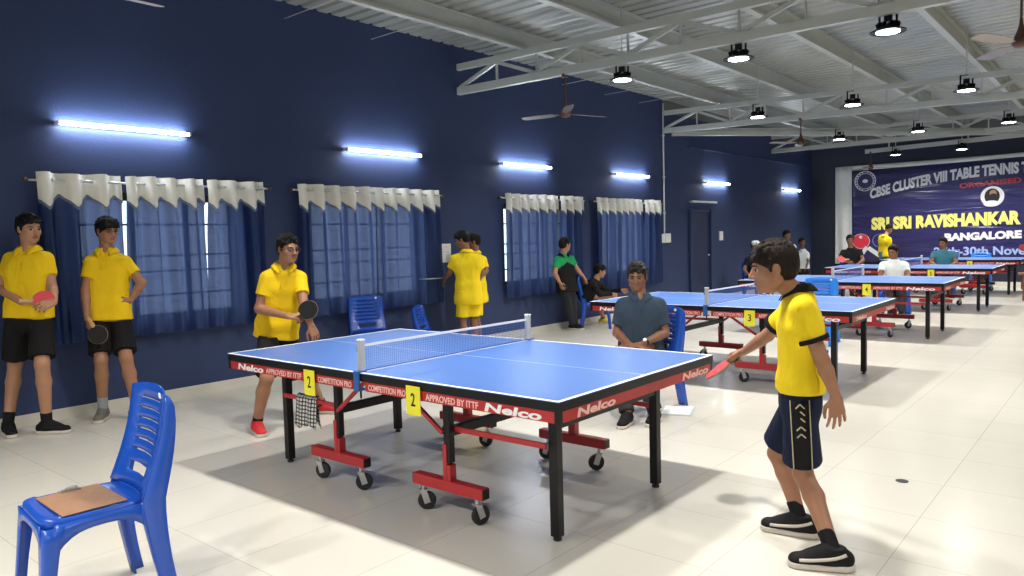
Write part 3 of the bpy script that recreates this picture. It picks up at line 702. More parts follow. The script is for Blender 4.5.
# clipboard on the foreground chair
t = thing('clipboard', 'brown hardboard clipboard lying on the foreground blue chair', 'clipboard', (1.345, -1.41, 0.451), -0.04)
MB().b2((-0.165, -0.125, 0), (0.165, 0.115, 0.004)).build('board', M['hard'], t, bevel=0.001)
c = MB(); c.b2((-0.175, -0.04, 0.004), (-0.145, 0.04, 0.010)); c.tube([(-0.150, -0.03, 0.012), (-0.150, 0.03, 0.012)], 0.006, 8); c.tube([(-0.150, -0.02, 0.012), (-0.12, -0.02, 0.03), (-0.12, 0.02, 0.03), (-0.150, 0.02, 0.012)], 0.002, 6)
c.build('metal_clip', M['steel'], t)
# white board pad lying on the floor by the umpire
t = thing('score_board_pad', 'white clip pad lying flat on the floor right of the umpire chair', 'pad', (1.71, 3.04, 0), 0.35)
MB().b2((-0.13, -0.17, 0.0), (0.13, 0.17, 0.006)).build('pad_base', M['netpost'], t); MB().b2((-0.115, -0.15, 0.006), (0.115, 0.14, 0.009)).build('paper_sheet', M['paper'], t); MB().b2((-0.05, 0.14, 0.006), (0.05, 0.165, 0.016)).build('clip', M['steel'], t)
# floor drain
t = MB(); t.lathe([(0.001, 0.0), (0.035, 0.0), (0.035, 0.002), (0.001, 0.003)], (3.613, 2.16, 0), 20); tag(t.build('floor_socket', M['ink']), 'small dark round cap set in the pale floor on the right', 'cap')

# ------------------------------------------------------------ banner on the far wall
BX0, BX1, BZ0, BZ1, BYY = -1.46, 4.7, 0.60, 3.08, FAR-0.06
def banner_mat():
    m = mat('printed_flex_banner', (0.02, 0.02, 0.12), 0.30, spec=0.6); n, l = nodes_of(m); b = n['Principled BSDF']; geo = n.new('ShaderNodeNewGeometry')
    t = n.new('ShaderNodeTexNoise'); t.inputs['Scale'].default_value = 0.7; l.new(geo.outputs['Position'], t.inputs['Vector'])
    r = n.new('ShaderNodeMix'); r.data_type = 'RGBA'; r.inputs[6].default_value = (0.012, 0.010, 0.055, 1); r.inputs[7].default_value = (0.034, 0.030, 0.16, 1); l.new(t.outputs['Fac'], r.inputs[0])
    l.new(r.outputs[2], b.inputs['Base Color'])
    mp = n.new('ShaderNodeMapping'); mp.inputs['Rotation'].default_value = (0, 0.55, 0); mp.inputs['Scale'].default_value = (0.5, 1, 3.2); l.new(geo.outputs['Position'], mp.inputs[0])
    t2 = n.new('ShaderNodeTexNoise'); t2.inputs['Scale'].default_value = 1.3; t2.inputs['Distortion'].default_value = 0.8; l.new(mp.outputs[0], t2.inputs['Vector'])
    bp = n.new('ShaderNodeBump'); bp.inputs['Strength'].default_value = 0.6; bp.inputs['Distance'].default_value = 0.10; l.new(t2.outputs['Fac'], bp.inputs['Height']); l.new(bp.outputs['Normal'], b.inputs['Normal'])
    return m
M['banner'] = banner_mat()
M['sheet'] = cloth('white_backing_sheet', (0.72, 0.73, 0.70), 0.8, 0.5, 5)
M['silver'] = mat('silver_print', (0.80, 0.81, 0.84), 0.45, noise=0.1); M['gold'] = mat('yellow_print', (0.88, 0.82, 0.20), 0.45, noise=0.1)
M['redprint'] = mat('red_print', (0.45, 0.05, 0.06), 0.45, noise=0.05); M['whiteprint'] = mat('white_print', (0.82, 0.82, 0.86), 0.45, noise=0.03)
M['bluedate'] = mat('pale_blue_print', (0.35, 0.45, 0.85), 0.45, noise=0.03); M['skin_print'] = mat('skin_print', (0.40, 0.22, 0.14), 0.5, noise=0.1); M['redpaddle'] = mat('red_paddle_print', (0.75, 0.04, 0.07), 0.45, noise=0.05)
t = thing('event_banner', 'dark blue printed event banner with yellow and silver lettering on the far wall', 'banner', (0, BYY, 0))
def top(x): return BZ1+0.03*((x-BX0)/4)**2*1.2
MB().grid(lambda u, v: (BX0+(BX1-BX0)*u, 0.006*math.sin(u*21+v*5), BZ0+(top(BX0+(BX1-BX0)*u)-BZ0)*v), 60, 14).build('printed_sheet', M['banner'], t, smooth=True, solid=0.002)
FR = -0.010
MB().grid(lambda u, v: (-1.88+0.44*u, -0.001+0.02*math.sin(u*9+v*2), 0.55+2.66*v+(0.03 if v > 0.9 else 0)*0), 20, 12).build('side_sheet', M['sheet'], t, smooth=True, solid=0.002)
MB().grid(lambda u, v: (-1.50+(BX1+1.50)*u, 0.002, top(BX0+(BX1-BX0)*u)+0.002+0.13*v*(1-0.35*u)), 40, 3).build('top_hem', M['sheet'], t, smooth=True, solid=0.002)
def btext(body, x0, x1, za, zb, h, m, bold=0.03, arc=0.0):
    """lettering running from (x0,za) to (x1,zb), optional arc, one part"""
    me = text_mesh(body, 0.3, x1-x0, h, depth=0.002, bold=bold)
    co = np.empty(len(me.vertices)*3); me.vertices.foreach_get('co', co); co = co.reshape(-1, 3)
    u = (co[:, 0]-co[:, 0].min())/(x1-x0); co[:, 1] += za+(zb-za)*u+arc*4*u*(1-u); me.vertices.foreach_set('co', co.ravel()); me.update()
    return put_text('lettering', me, m, t, ((x0+x1)/2, FR-0.004, 0), (1, 0, 0), (0, 0, 1))
btext('CBSE CLUSTER VIII TABLE TENNIS T', -0.98, 2.56, 2.42, 2.86, 0.28, M['silver'], 0.05, 0.13)
btext('ORGANISED B', 1.12, 2.62, 2.50, 2.58, 0.13, M['redprint'], 0.03)
btext('SRI SRI RAVISHANKAR', -0.94, 2.42, 1.62, 1.67, 0.34, M['gold'], 0.06)
btext('BANGALORE E', 0.80, 2.66, 1.22, 1.27, 0.20, M['whiteprint'], 0.06)
btext('27th-30th November', 0.56, 3.18, 0.86, 0.88, 0.22, M['bluedate'], 0.03)
def disc(name, cx, cz, rx, rz, m, dy, rot=0, n=32, hole=0):
    d = MB(); R = Matrix.Rotation(rot, 3, 'Y')
    if hole:
        vs = []; 
        for k in range(n):
            a = 2*PI*k/n
            for q in (1, hole): v = R @ Vector((rx*q*math.cos(a), 0, rz*q*math.sin(a))); vs.append((v.x+cx, dy, v.z+cz))
        d.add(vs, [(2*k, 2*((k+1) % n), 2*((k+1) % n)+1, 2*k+1) for k in range(n)])
    else:
        vs = [(R @ Vector((rx*math.cos(2*PI*k/n), 0, rz*math.sin(2*PI*k/n))))+Vector((cx, dy, cz)) for k in range(n)]; d.add(vs, [tuple(range(n))])
    return d.build(name, m, t, solid=0.002)
# round emblem, top left
disc('emblem_ring', -1.10, 2.78, 0.27, 0.27, M['silver'], FR-0.003, hole=0.94); disc('emblem_ring', -1.10, 2.78, 0.21, 0.21, M['silver'], FR-0.003, hole=0.94); disc('emblem_centre', -1.10, 2.78, 0.07, 0.05, M['silver'], FR-0.003)
e = MB()
for k in range(20): a = 2*PI*k/20; e.bar((-1.10+0.222*math.cos(a), FR-0.003, 2.78+0.222*math.sin(a)), (-1.10+0.25*math.cos(a), FR-0.003, 2.78+0.25*math.sin(a)), 0.002, 0.03)
tag(e.build('emblem_marks', M['silver'], t), kind='stuff')
# portrait medallion (a plain bearded figure in white)
disc('portrait_ground', 1.825, 2.205, 0.25, 0.25, M['silver'], FR-0.003)
disc('portrait_hair', 1.82, 2.21, 0.16, 0.19, M['ink'], FR-0.006); disc('portrait_face', 1.84, 2.28, 0.075, 0.085, M['skin_print'], FR-0.009); disc('portrait_beard', 1.845, 2.20, 0.085, 0.075, M['ink'], FR-0.011); disc('portrait_robe', 1.81, 2.03, 0.17, 0.075, M['whiteprint'], FR-0.009)
# printed paddles, left
disc('printed_paddle', -1.20, 1.16, 0.22, 0.20, M['redpaddle'], FR-0.003); disc('printed_paddle_rim', -1.20, 1.16, 0.225, 0.205, M['silver'], FR-0.005, hole=0.95); disc('printed_ball', -1.21, 1.27, 0.04, 0.04, M['whiteprint'], FR-0.006)
disc('printed_paddle_rim', -0.72, 1.17, 0.19, 0.18, M['bluedate'], FR-0.004, hole=0.94)
h = MB(); h.bar((-1.05, FR-0.004, 1.0), (-1.22, FR-0.004, 0.74), 0.004, 0.10); h.bar((-1.02, FR-0.002, 0.98), (-0.72, FR-0.002, 0.76), 0.004, 0.11); h.build('printed_handle', M['silver'], t)
# low wooden bench behind the last table, right edge
t = thing('wooden_bench', 'brown wooden bench at the far right behind the fourth table', 'bench', (2.9, 15.2, 0), 0.1)
MB().b2((-0.1, -0.2, 0.50), (1.3, 0.2, 0.54)).build('seat', M['wood'], t, bevel=0.005); MB().b2((-0.05, 0.14, 0.20), (1.25, 0.17, 0.5)).build('back_panel', M['wood'], t)
for x in (0, 1.2):
    for y in (-0.15, 0.12): MB().b2((x-0.025, y-0.025, 0), (x+0.025, y+0.025, 0.5)).build('leg', M['wood'], t)

# ------------------------------------------------------------ people: smooth blended bodies
class SDF:
    """a blended solid built from tapered limbs and ellipsoids, turned into one continuous skin"""
    def __init__(s, h): s.h = h; s.p = []
    def cone(s, a, b, ra, rb, k=0.02, flat=None, ratio=1.0, cuts=(), sub=False):
        s.p.append(('c', np.array(a, float), np.array(b, float), ra, rb, k, None if flat is None else np.array(flat, float), ratio, cuts, sub)); return s
    def ell(s, c, r, R=None, k=0.015, cuts=(), sub=False):
        s.p.append(('e', np.array(c, float), np.array(r, float), None if R is None else np.array(R), 0, k, None, 1, cuts, sub)); return s
    def mesh(s):
        h = s.h; lo = []; hi = []
        for q in s.p:
            if q[0] == 'c': r = max(q[3], q[4]); lo.append(np.minimum(q[1], q[2])-r); hi.append(np.maximum(q[1], q[2])+r)
            else: r = q[2].max(); lo.append(q[1]-r); hi.append(q[1]+r)
        L = np.min([l for l, q in zip(lo, s.p) if not q[9]], 0)-3*h; Hh = np.max([x for x, q in zip(hi, s.p) if not q[9]], 0)+3*h
        n = np.ceil((Hh-L)/h).astype(int)+1
        F = np.full(tuple(n), 1.0, np.float32)
        ax = [L[i]+h*np.arange(n[i]) for i in range(3)]
        for q, l, u in zip(s.p, lo, hi):
            k = q[5]; a = np.clip(np.floor((l-k-2*h-L)/h).astype(int), 0, n-1); b = np.clip(np.ceil((u+k+2*h-L)/h).astype(int)+1, 1, n)
            if (b <= a).any(): continue
            X = ax[0][a[0]:b[0]][:, None, None]; Y = ax[1][a[1]:b[1]][None, :, None]; Z = ax[2][a[2]:b[2]][None, None, :]
            if q[0] == 'c':
                A, B, ra, rb, flat, ratio = q[1], q[2], q[3], q[4], q[6], q[7]
                d = B-A; dd = max(d@d, 1e-9)
                t = np.clip(((X-A[0])*d[0]+(Y-A[1])*d[1]+(Z-A[2])*d[2])/dd, 0, 1)
                px, py, pz = X-A[0]-t*d[0], Y-A[1]-t*d[1], Z-A[2]-t*d[2]
                r = ra+(rb-ra)*t
                if flat is None: D = np.sqrt(px*px+py*py+pz*pz)-r
                else:   # squash along 'flat' by ratio
                    f = flat/np.linalg.norm(flat); m = px*f[0]+py*f[1]+pz*f[2]; e = m*m
                    rest = px*px+py*py+pz*pz-e; ln = np.sqrt(rest+e/(ratio*ratio)); g = np.sqrt((rest+e/ratio**4))/np.maximum(ln, 1e-6)
                    D = (ln-r)/np.maximum(g, 1e-3)
            else:
                c, r, R = q[1], q[2], q[3]
                px, py, pz = X-c[0], Y-c[1], Z-c[2]
                if R is not None: px, py, pz = R[0, 0]*px+R[1, 0]*py+R[2, 0]*pz, R[0, 1]*px+R[1, 1]*py+R[2, 1]*pz, R[0, 2]*px+R[1, 2]*py+R[2, 2]*pz
                k0 = np.sqrt((px/r[0])**2+(py/r[1])**2+(pz/r[2])**2); k1 = np.sqrt((px/r[0]**2)**2+(py/r[1]**2)**2+(pz/r[2]**2)**2)
                D = k0*(k0-1)/np.maximum(k1, 1e-6)
            for (cp, cn) in q[8]: D = np.maximum(D, (X-cp[0])*cn[0]+(Y-cp[1])*cn[1]+(Z-cp[2])*cn[2])
            sl = tuple(slice(a[i], b[i]) for i in range(3)); G = F[sl]; D = D.astype(np.float32)
            if q[9]:
                hh = np.maximum(k-np.abs(G+D), 0)/k; F[sl] = np.maximum(G, -D)+hh*hh*k*0.25
            else:
                hh = np.maximum(k-np.abs(G-D), 0)/k; F[sl] = np.minimum(G, D)-hh*hh*k*0.25
        S = F < 0
        c8 = sum(S[i:n[0]-1+i, j:n[1]-1+j, k:n[2]-1+k].astype(np.int8) for i in (0, 1) for j in (0, 1) for k in (0, 1))
        act = (c8 > 0) & (c8 < 8); idx = np.full(act.shape, -1, np.int64); I = np.argwhere(act); idx[act] = np.arange(len(I))
        V = np.zeros((len(I), 3)); cnt = np.zeros(len(I))
        off = [(i, j, k) for i in (0, 1) for j in (0, 1) for k in (0, 1)]
        val = {o: F[I[:, 0]+o[0], I[:, 1]+o[1], I[:, 2]+o[2]] for o in off}
        for o in off:
            for axx in range(3):
                if o[axx] == 0:
                    o2 = list(o); o2[axx] = 1; o2 = tuple(o2); f0, f1 = val[o], val[o2]; m = (f0 < 0) != (f1 < 0)
                    t = np.where(m, f0/np.where(m, f0-f1, 1), 0); P_ = np.zeros((len(I), 3)); P_[:] = o; P_[:, axx] += t; V[m] += P_[m]; cnt[m] += 1
        V = (V/cnt[:, None]+I)*h+L
        quads = []
        for axx in range(3):
            a1, a2 = [(1, 2), (2, 0), (0, 1)][axx]
            s0 = [slice(1, -1)]*3; s1 = [slice(1, -1)]*3; s0[axx] = slice(0, -1); s1[axx] = slice(1, None)
            A_, B_ = S[tuple(s0)], S[tuple(s1)]; m = A_ != B_; E = np.argwhere(m); fl = A_[m]
            E = E.copy(); 
            for q in (a1, a2): E[:, q] += 1
            def cidx(d1, d2):
                e = E.copy(); e[:, a1] -= d1; e[:, a2] -= d2; return idx[e[:, 0], e[:, 1], e[:, 2]]
            Q = np.stack([cidx(1, 1), cidx(0, 1), cidx(0, 0), cidx(1, 0)], 1); Q[~fl] = Q[~fl][:, ::-1]; quads.append(Q)
        Q = np.concatenate(quads); Q = Q[(Q >= 0).all(1)]
        return V, Q
    def build(s, name, m, parent, region=None):
        V, Q = s.mesh()
        me = bpy.data.meshes.new(name); me.vertices.add(len(V)); me.vertices.foreach_set('co', V.astype(np.float32).ravel())
        me.loops.add(len(Q)*4); me.loops.foreach_set('vertex_index', Q.ravel().astype(np.int32))
        me.polygons.add(len(Q)); me.polygons.foreach_set('loop_start', np.arange(0, len(Q)*4, 4, dtype=np.int32)); me.polygons.foreach_set('loop_total', np.full(len(Q), 4, np.int32))
        me.polygons.foreach_set('use_smooth', np.ones(len(Q), bool))
        for mm in (m if isinstance(m, (list, tuple)) else [m]): me.materials.append(mm)
        if region is not None:
            me.polygons.foreach_set('material_index', region(V[Q].mean(1)).astype(np.int32))
        me.update(); me.validate()
        o = bpy.data.objects.new(name, me); C.objects.link(o); o.parent = parent
        return o
def nrm(v): v = np.array(v, float); return v/max(np.linalg.norm(v), 1e-9)
def skin_mat(name, col):
    m = mat(name, col, 0.5, noise=0.08, nscale=14, bump=0.08, bscale=150, spec=0.4); b = m.node_tree.nodes['Principled BSDF']
    b.inputs['Subsurface Weight'].default_value = 0.08; b.inputs['Subsurface Radius'].default_value = (0.01, 0.004, 0.002); b.inputs['Subsurface Scale'].default_value = 0.5; return m
M['skin'] = skin_mat('brown_skin', (0.34, 0.165, 0.095)); M['skin2'] = skin_mat('deeper_brown_skin', (0.23, 0.105, 0.06)); M['skin3'] = skin_mat('light_brown_skin', (0.42, 0.215, 0.125))
M['lip'] = mat('lips', (0.27, 0.09, 0.07), 0.45, noise=0.1); M['brow'] = mat('dark_brow_hair', (0.02, 0.014, 0.012), 0.8, noise=0.2); M['stubble'] = mat('shaved_beard_skin', (0.17, 0.10, 0.075), 0.7, noise=0.15, nscale=90)
M['eyewhite'] = mat('eye_white', (0.50, 0.48, 0.46), 0.3, noise=0.02); M['iris'] = mat('dark_iris', (0.02, 0.012, 0.008), 0.2, noise=0.1)
def hair_mat(name, col):
    m = mat(name, col, 0.55, noise=0.35, nscale=40, spec=0.18); n, l = nodes_of(m); b = n['Principled BSDF']; tc = n['Texture Coordinate']
    mp = n.new('ShaderNodeMapping'); mp.inputs['Scale'].default_value = (90, 90, 25); l.new(tc.outputs['Object'], mp.inputs[0]); t = n.new('ShaderNodeTexNoise'); t.inputs['Scale'].default_value = 1.4; t.inputs['Detail'].default_value = 6
    l.new(mp.outputs[0], t.inputs['Vector']); bp = n.new('ShaderNodeBump'); bp.inputs['Strength'].default_value = 0.9; bp.inputs['Distance'].default_value = 0.012; l.new(t.outputs['Fac'], bp.inputs['Height']); l.new(bp.outputs['Normal'], b.inputs['Normal']); return m
M['hair'] = hair_mat('black_hair', (0.006, 0.005, 0.0045)); M['hairbrown'] = hair_mat('dark_brown_hair', (0.016, 0.010, 0.007)); M['hairgrey'] = hair_mat('greying_hair', (0.022, 0.020, 0.019))
YEL = (0.80, 0.53, 0.015)
M['yellow'] = cloth('yellow_polo_cloth', YEL, 0.85, 0.45, 8); M['yellow_b'] = cloth('bright_yellow_cloth', (0.84, 0.62, 0.02), 0.85, 0.5, 8)
M['blackcloth'] = cloth('black_shorts_cloth', (0.014, 0.013, 0.014), 0.85, 0.5, 8); M['navycloth'] = cloth('navy_shorts_cloth', (0.012, 0.018, 0.045), 0.8, 0.5, 8)
M['slate'] = cloth('slate_polo_cloth', (0.040, 0.062, 0.095), 0.85, 0.5, 9); M['greycloth'] = cloth('dark_grey_trousers', (0.035, 0.035, 0.042), 0.85, 0.5, 8)
M['whitecloth'] = cloth('white_shirt_cloth', (0.72, 0.78, 0.80), 0.85, 0.5, 8); M['teal'] = cloth('teal_polo_cloth', (0.05, 0.17, 0.24), 0.85, 0.5, 8); M['green'] = cloth('green_polo_cloth', (0.02, 0.30, 0.11), 0.85, 0.4, 8)
M['sockgrey'] = cloth('grey_sock_cloth', (0.30, 0.33, 0.36), 0.95, 0.2, 30); M['sockblack'] = cloth('black_sock_cloth', (0.015, 0.015, 0.017), 0.95, 0.2, 30)
M['shoeblack'] = mat('black_shoe_mesh', (0.008, 0.008, 0.009), 0.7, spec=0.2, noise=0.3, nscale=60, bump=0.3); M['shoered'] = mat('red_shoe_mesh', (0.60, 0.02, 0.025), 0.5, noise=0.2, nscale=50, bump=0.3); M['shoegrey'] = mat('grey_shoe_mesh', (0.13, 0.12, 0.10), 0.6, noise=0.3, nscale=60, bump=0.3); M['shoeyellow'] = mat('yellow_shoe_mesh', (0.65, 0.50, 0.03), 0.5, noise=0.2, nscale=50)
M['sole'] = mat('pale_rubber_sole', (0.55, 0.50, 0.45), 0.6, noise=0.1); M['batred'] = mat('red_bat_rubber', (0.62, 0.05, 0.07), 0.5, noise=0.08); M['batblack'] = mat('black_bat_rubber', (0.008, 0.008, 0.009), 0.5, noise=0.1, spec=0.25); M['batwood'] = mat('pale_bat_wood', (0.52, 0.32, 0.16), 0.5, noise=0.2, nscale=30)
M['frame_metal'] = mat('glasses_metal', (0.08, 0.06, 0.055), 0.3, metal=0.5, noise=0.05)

def head_frame(fwd, tilt=0.0):
    f = nrm(fwd); up = np.array([0, 0, 1.0]); r = nrm(np.cross(f, up)); u = np.cross(r, f)
    if tilt: r, u = r*math.cos(tilt)+u*math.sin(tilt), u*math.cos(tilt)-r*math.sin(tilt)
    return np.stack([r, f, u], 1)
def add_hand(b, W, d, pn, side, s, curl=0.5, thumb=0.6, spread=1.0, point=False):
    """W wrist, d finger direction, pn palm normal, side towards the thumb"""
    W = np.array(W, float); d = nrm(d); pn = np.array(pn, float); pn = nrm(pn-d*(pn@d)); sd = np.cross(d, pn); sd = sd if sd@np.array(side) > 0 else -sd
    offs = (0.031, 0.0105, -0.0105, -0.030); lens = (0.072, 0.080, 0.074, 0.058); kn = (0.088, 0.092, 0.087, 0.078)
    for i in range(4):
        K = W+s*(d*kn[i]+sd*offs[i])
        b.cone(W+s*(sd*offs[i]*0.6+d*0.012), K, 0.0135*s, 0.0115*s, 0.012*s)
        c = curl*(1+0.12*i) if not (point and i == 0) else 0.12
        a = 0.0; P0 = K; fd = nrm(d+sd*offs[i]*spread*4)
        for j, (fr, bend) in enumerate(((0.48, 0.75), (0.30, 1.0), (0.22, 0.7))):
            a += c*bend; dirv = fd*math.cos(a)+pn*math.sin(a); P1 = P0+dirv*lens[i]*fr*s
            b.cone(P0, P1, (0.0092-0.0009*j)*s, (0.0084-0.0011*j)*s, 0.003*s); P0 = P1
    T0 = W+s*(d*0.028+sd*0.022+pn*0.004); t1 = T0+s*(d*0.026+sd*0.026+pn*0.012*(1+thumb)); t2 = t1+s*(d*0.030+sd*(0.012*(1-thumb))+pn*0.016*thumb); t3 = t2+s*(d*0.024+pn*0.016*thumb-sd*0.006*thumb)
    b.cone(T0, t1, 0.0145*s, 0.0115*s, 0.010*s); b.cone(t1, t2, 0.0108*s, 0.0098*s, 0.004*s); b.cone(t2, t3, 0.0098*s, 0.0078*s, 0.003*s)
def add_head(b, c, R, s):
    P = lambda x, y, z: np.array(c)+R @ (np.array([x, y, z])*s)
    E = lambda x, y, z, rx, ry, rz, k=0.02, sub=False: b.ell(P(x, y, z), np.array([rx, ry, rz])*s, R, k*s, sub=sub)
    E(0, -0.014, 0.035, .073, .092, .080); E(0, 0.022, -0.022, .062, .068, .082, 0.025); E(0, 0.030, -0.072, .049, .047, .036, 0.03); E(0, 0.070, -0.094, .018, .014, .014, 0.02)
    for x in (-1, 1):
        E(x*0.040, 0.050, -0.022, .021, .022, .020, 0.02); E(x*0.053, 0.000, -0.052, .015, .03, .030, 0.02)
    b.cone(P(-0.032, 0.074, 0.022), P(0.032, 0.074, 0.022), 0.012*s, 0.012*s, 0.015*s)
    for x in (-1, 1): E(x*0.031, 0.094, 0.004, .017, .016, .011, 0.010, True)
    for x in (-1, 1): b.cone(P(x*0.021, 0.0795, 0.0105), P(x*0.042, 0.075, 0.0095), 0.0048*s, 0.0045*s, 0.004*s)
    b.cone(P(0, 0.084, 0.010), P(0, 0.103, -0.028), 0.0075*s, 0.0115*s, 0.010*s)
    for x in (-1, 1): E(x*0.0115, 0.093, -0.032, .0075, .0095, .007, 0.006)
    b.cone(P(-0.016, 0.083, -0.0535), P(0.016, 0.083, -0.0535), 0.0075*s, 0.0075*s, 0.006*s); b.cone(P(-0.013, 0.083, -0.064), P(0.013, 0.083, -0.064), 0.0085*s, 0.0085*s, 0.006*s)
    b.cone(P(-0.024, 0.092, -0.0588), P(0.024, 0.092, -0.0588), 0.0022*s, 0.0022*s, 0.003*s, sub=True)
    for x in (-1, 1):
        b.ell(P(x*0.076, -0.004, -0.004), np.array([.009, .019, .031])*s, R, 0.008*s); b.ell(P(x*0.088, 0.004, -0.002), np.array([.010, .010, .018])*s, R, 0.004*s, sub=True)
    return P
def bat(c, n, axis, face, label, handle_dir=None):
    """table tennis bat: c blade centre, n face normal, axis towards the handle"""
    n = nrm(n); a = nrm(np.array(axis)-n*(n@np.array(axis))); x = np.cross(n, a)
    t = thing('table_tennis_bat', label, 'bat', tuple(float(v) for v in c), 0, 'table tennis bats')
    def blade(nm, z0, z1, r, m):
        b = MB(); N = 28; vs = []
        for z in (z0, z1):
            for k in range(N):
                q = 2*PI*k/N; u, v = r*math.cos(q), r*1.05*math.sin(q)
                vs.append(tuple(x*u+a*v+n*z))
        b.add(vs, [tuple(range(N))[::-1], tuple(range(N, 2*N))]+[(k, (k+1) % N, N+(k+1) % N, N+k) for k in range(N)]); return b.build(nm, m, t)
    blade('blade_edge', -0.003, 0.003, 0.0765, M['batwood']); blade('rubber_sheet', 0.003, 0.0052, 0.075, M[face]); blade('rubber_sheet', -0.0052, -0.003, 0.075, M['batblack' if face == 'batred' else 'batred'])
    MB().bar(tuple(a*0.070), tuple(a*0.165), 0.026, 0.022, up=tuple(n)).build('handle', M['batwood'], t, bevel=0.005)
    return t

def person(key, label, h=0.007, skin='skin', hair='hair', look=None, shirt='yellow', sleeve=0.55, bottom='shorts', bmat='blackcloth', cuff=None, collar=None, hem=0.10,
           shoe='shoeblack', sock='sockblack', sockh=0.10, sole='sole', handL=None, handR=None, glasses=False, cap=None, beard=False, moustache=False, slim=1.0, hs=None, tilt=0.0,
           bun=0.0, open_collar=False, toeL=None, toeR=None, fringe=0.0, lean_head=0.0, longsleeve=False, mat_split=None, group=None, shoescale=1.0, shortlen=0.86, watch=False, flare=1.0):
    p = {k: (np.array(v, float) if k != 'H' else v) for k, v in POSES[key].items()}
    s = p['H']/1.72; F = p['F']; up = np.array([0, 0, 1.0])
    base = (p['AL']+p['AR'])/2; base[2] = 0
    if bottom == 'sit_hidden': pass
    t = thing('person', label, 'person', tuple(base), 0, group)
    sub = lambda v: np.array(v, float)-base
    q = {k: (sub(v) if k not in ('H', 'F') else v) for k, v in p.items()}
    look = F if look is None else np.array(look, float)
    R = head_frame(look, tilt); hs = hs or (0.98*s if p['H'] > 1.6 else 0.98*(s+1)/2)
    N, Hc, P0 = q['neck'], q['head'], q['pel']; SL, SR = q['SL'], q['SR']; sh = nrm(SL-SR)
    spine = nrm(N-P0); front = nrm(np.cross(spine, sh)); 
    if front@F < 0: front = -front
    # ---- body
    b = SDF(h)
    P = add_head(b, Hc, R, hs)
    b.cone(N-spine*0.03*s, Hc+R @ np.array([0, -0.018, -0.05])*hs, 0.056*s*slim, 0.052*s*slim, 0.015*s)
    chest = P0+(N-P0)*0.68; waist = P0+(N-P0)*0.30
    lat = 0.128*s*slim; 
    b.cone(chest-sh*0.05*s, chest+sh*0.05*s, 0.105*s*slim, 0.105*s*slim, 0.05, flat=front, ratio=0.85); b.cone(waist-sh*0.035*s, waist+sh*0.035*s, 0.095*s*slim, 0.095*s*slim, 0.06, flat=front, ratio=0.85)
    b.cone(P0-sh*0.05*s, P0+sh*0.05*s, 0.080*s*slim, 0.080*s*slim, 0.05)
    for Hp, K in ((q['HL'], q['KL']), (q['HR'], q['KR'])): b.cone(P0, Hp+nrm(K-Hp)*0.10*s, 0.055*s, 0.060*s, 0.03)
    b.cone(N-spine*0.035*s, SL, 0.045*s, 0.046*s*slim, 0.04*s); b.cone(N-spine*0.035*s, SR, 0.045*s, 0.046*s*slim, 0.04*s)
    for S_, E_, W_, hd, sgn in ((SL, q['EL'], q['WL'], handL, 1), (SR, q['ER'], q['WR'], handR, -1)):
        b.cone(S_, E_, 0.046*s*slim, 0.036*s*slim, 0.02*s); m1 = E_+(W_-E_)*0.3
        b.cone(E_, m1, 0.036*s*slim, 0.037*s*slim, 0.015*s); b.cone(m1, W_, 0.037*s*slim, 0.024*s, 0.012*s, flat=None)
        hd = hd or {}
        d = nrm(hd.get('d', nrm(W_-E_)*0.9-up*0.25)); pn = hd.get('pn', -sh*sgn); sd = hd.get('side', front)
        add_hand(b, W_, d, pn, sd, s*0.98, hd.get('curl', 0.45), hd.get('thumb', 0.6), hd.get('spread', 1.0), hd.get('point', False))
    for Hp, K, A, toe in ((q['HL'], q['KL'], q['AL'], toeL), (q['HR'], q['KR'], q['AR'], toeR)):
        b.cone(Hp+nrm(K-Hp)*0.10*s, K, 0.062*s*slim, 0.051*s*slim, 0.03*s)
        cv = K+(A-K)*0.30; back = -nrm(F); b.cone(K, cv+back*0.010*s, 0.050*s*slim, 0.052*s*slim, 0.02*s); b.cone(cv+back*0.010*s, A, 0.052*s*slim, 0.033*s*slim, 0.02*s)
        td = nrm(toe if toe is not None else F); b.cone(A, A+td*0.09*s-up*0.040*s, 0.030*s, 0.018*s, 0.01*s)
    lipc = P(0, 0.088, -0.058); Rt = R.T
    def region(cc):
        L = (cc-Hc) @ R/hs
        m = np.zeros(len(cc), int)
        lips = (np.abs(L[:, 0]) < 0.023*(1-np.abs((L[:, 2]+0.0590)/0.030))+0.002) & (L[:, 1] > 0.076) & (np.abs(L[:, 2]+0.0595) < 0.0125)
        m[lips] = 1
        if beard or moustache:
            st = (L[:, 1] > 0.02) & (L[:, 2] < -0.042) & (L[:, 2] > -0.052) & (np.abs(L[:, 0]) < 0.030) & ~lips if not beard else (L[:, 1] > 0.0) & (L[:, 2] < -0.045) & (L[:, 2] > -0.12) & ~lips
            m[st] = 2
        return m
    body = b.build('body', [M[skin], M['lip'], M['stubble']], t, region)
    # ---- face details
    for x in (-1, 1):
        e = MB(); c = P(x*0.031, 0.0722, 0.002); e.cur = 0
        rr = 0.0125*hs; n1, n2 = 14, 9; vs = []; fs = []; 
        for i in range(n2+1):
            th = PI*i/n2
            for k in range(n1):
                a = 2*PI*k/n1; v = np.array([math.sin(th)*math.cos(a), math.cos(th), math.sin(th)*math.sin(a)])*rr; vs.append(tuple(c+R @ v))
        for i in range(n2):
            for k in range(n1): fs.append((i*n1+k, i*n1+(k+1) % n1, (i+1)*n1+(k+1) % n1, (i+1)*n1+k))
        e.add(vs, fs); e.mi = [1 if i < 3*n1 else 0 for i in range(len(fs))]
        e.build('eye', [M['eyewhite'], M['iris']], t, smooth=True)
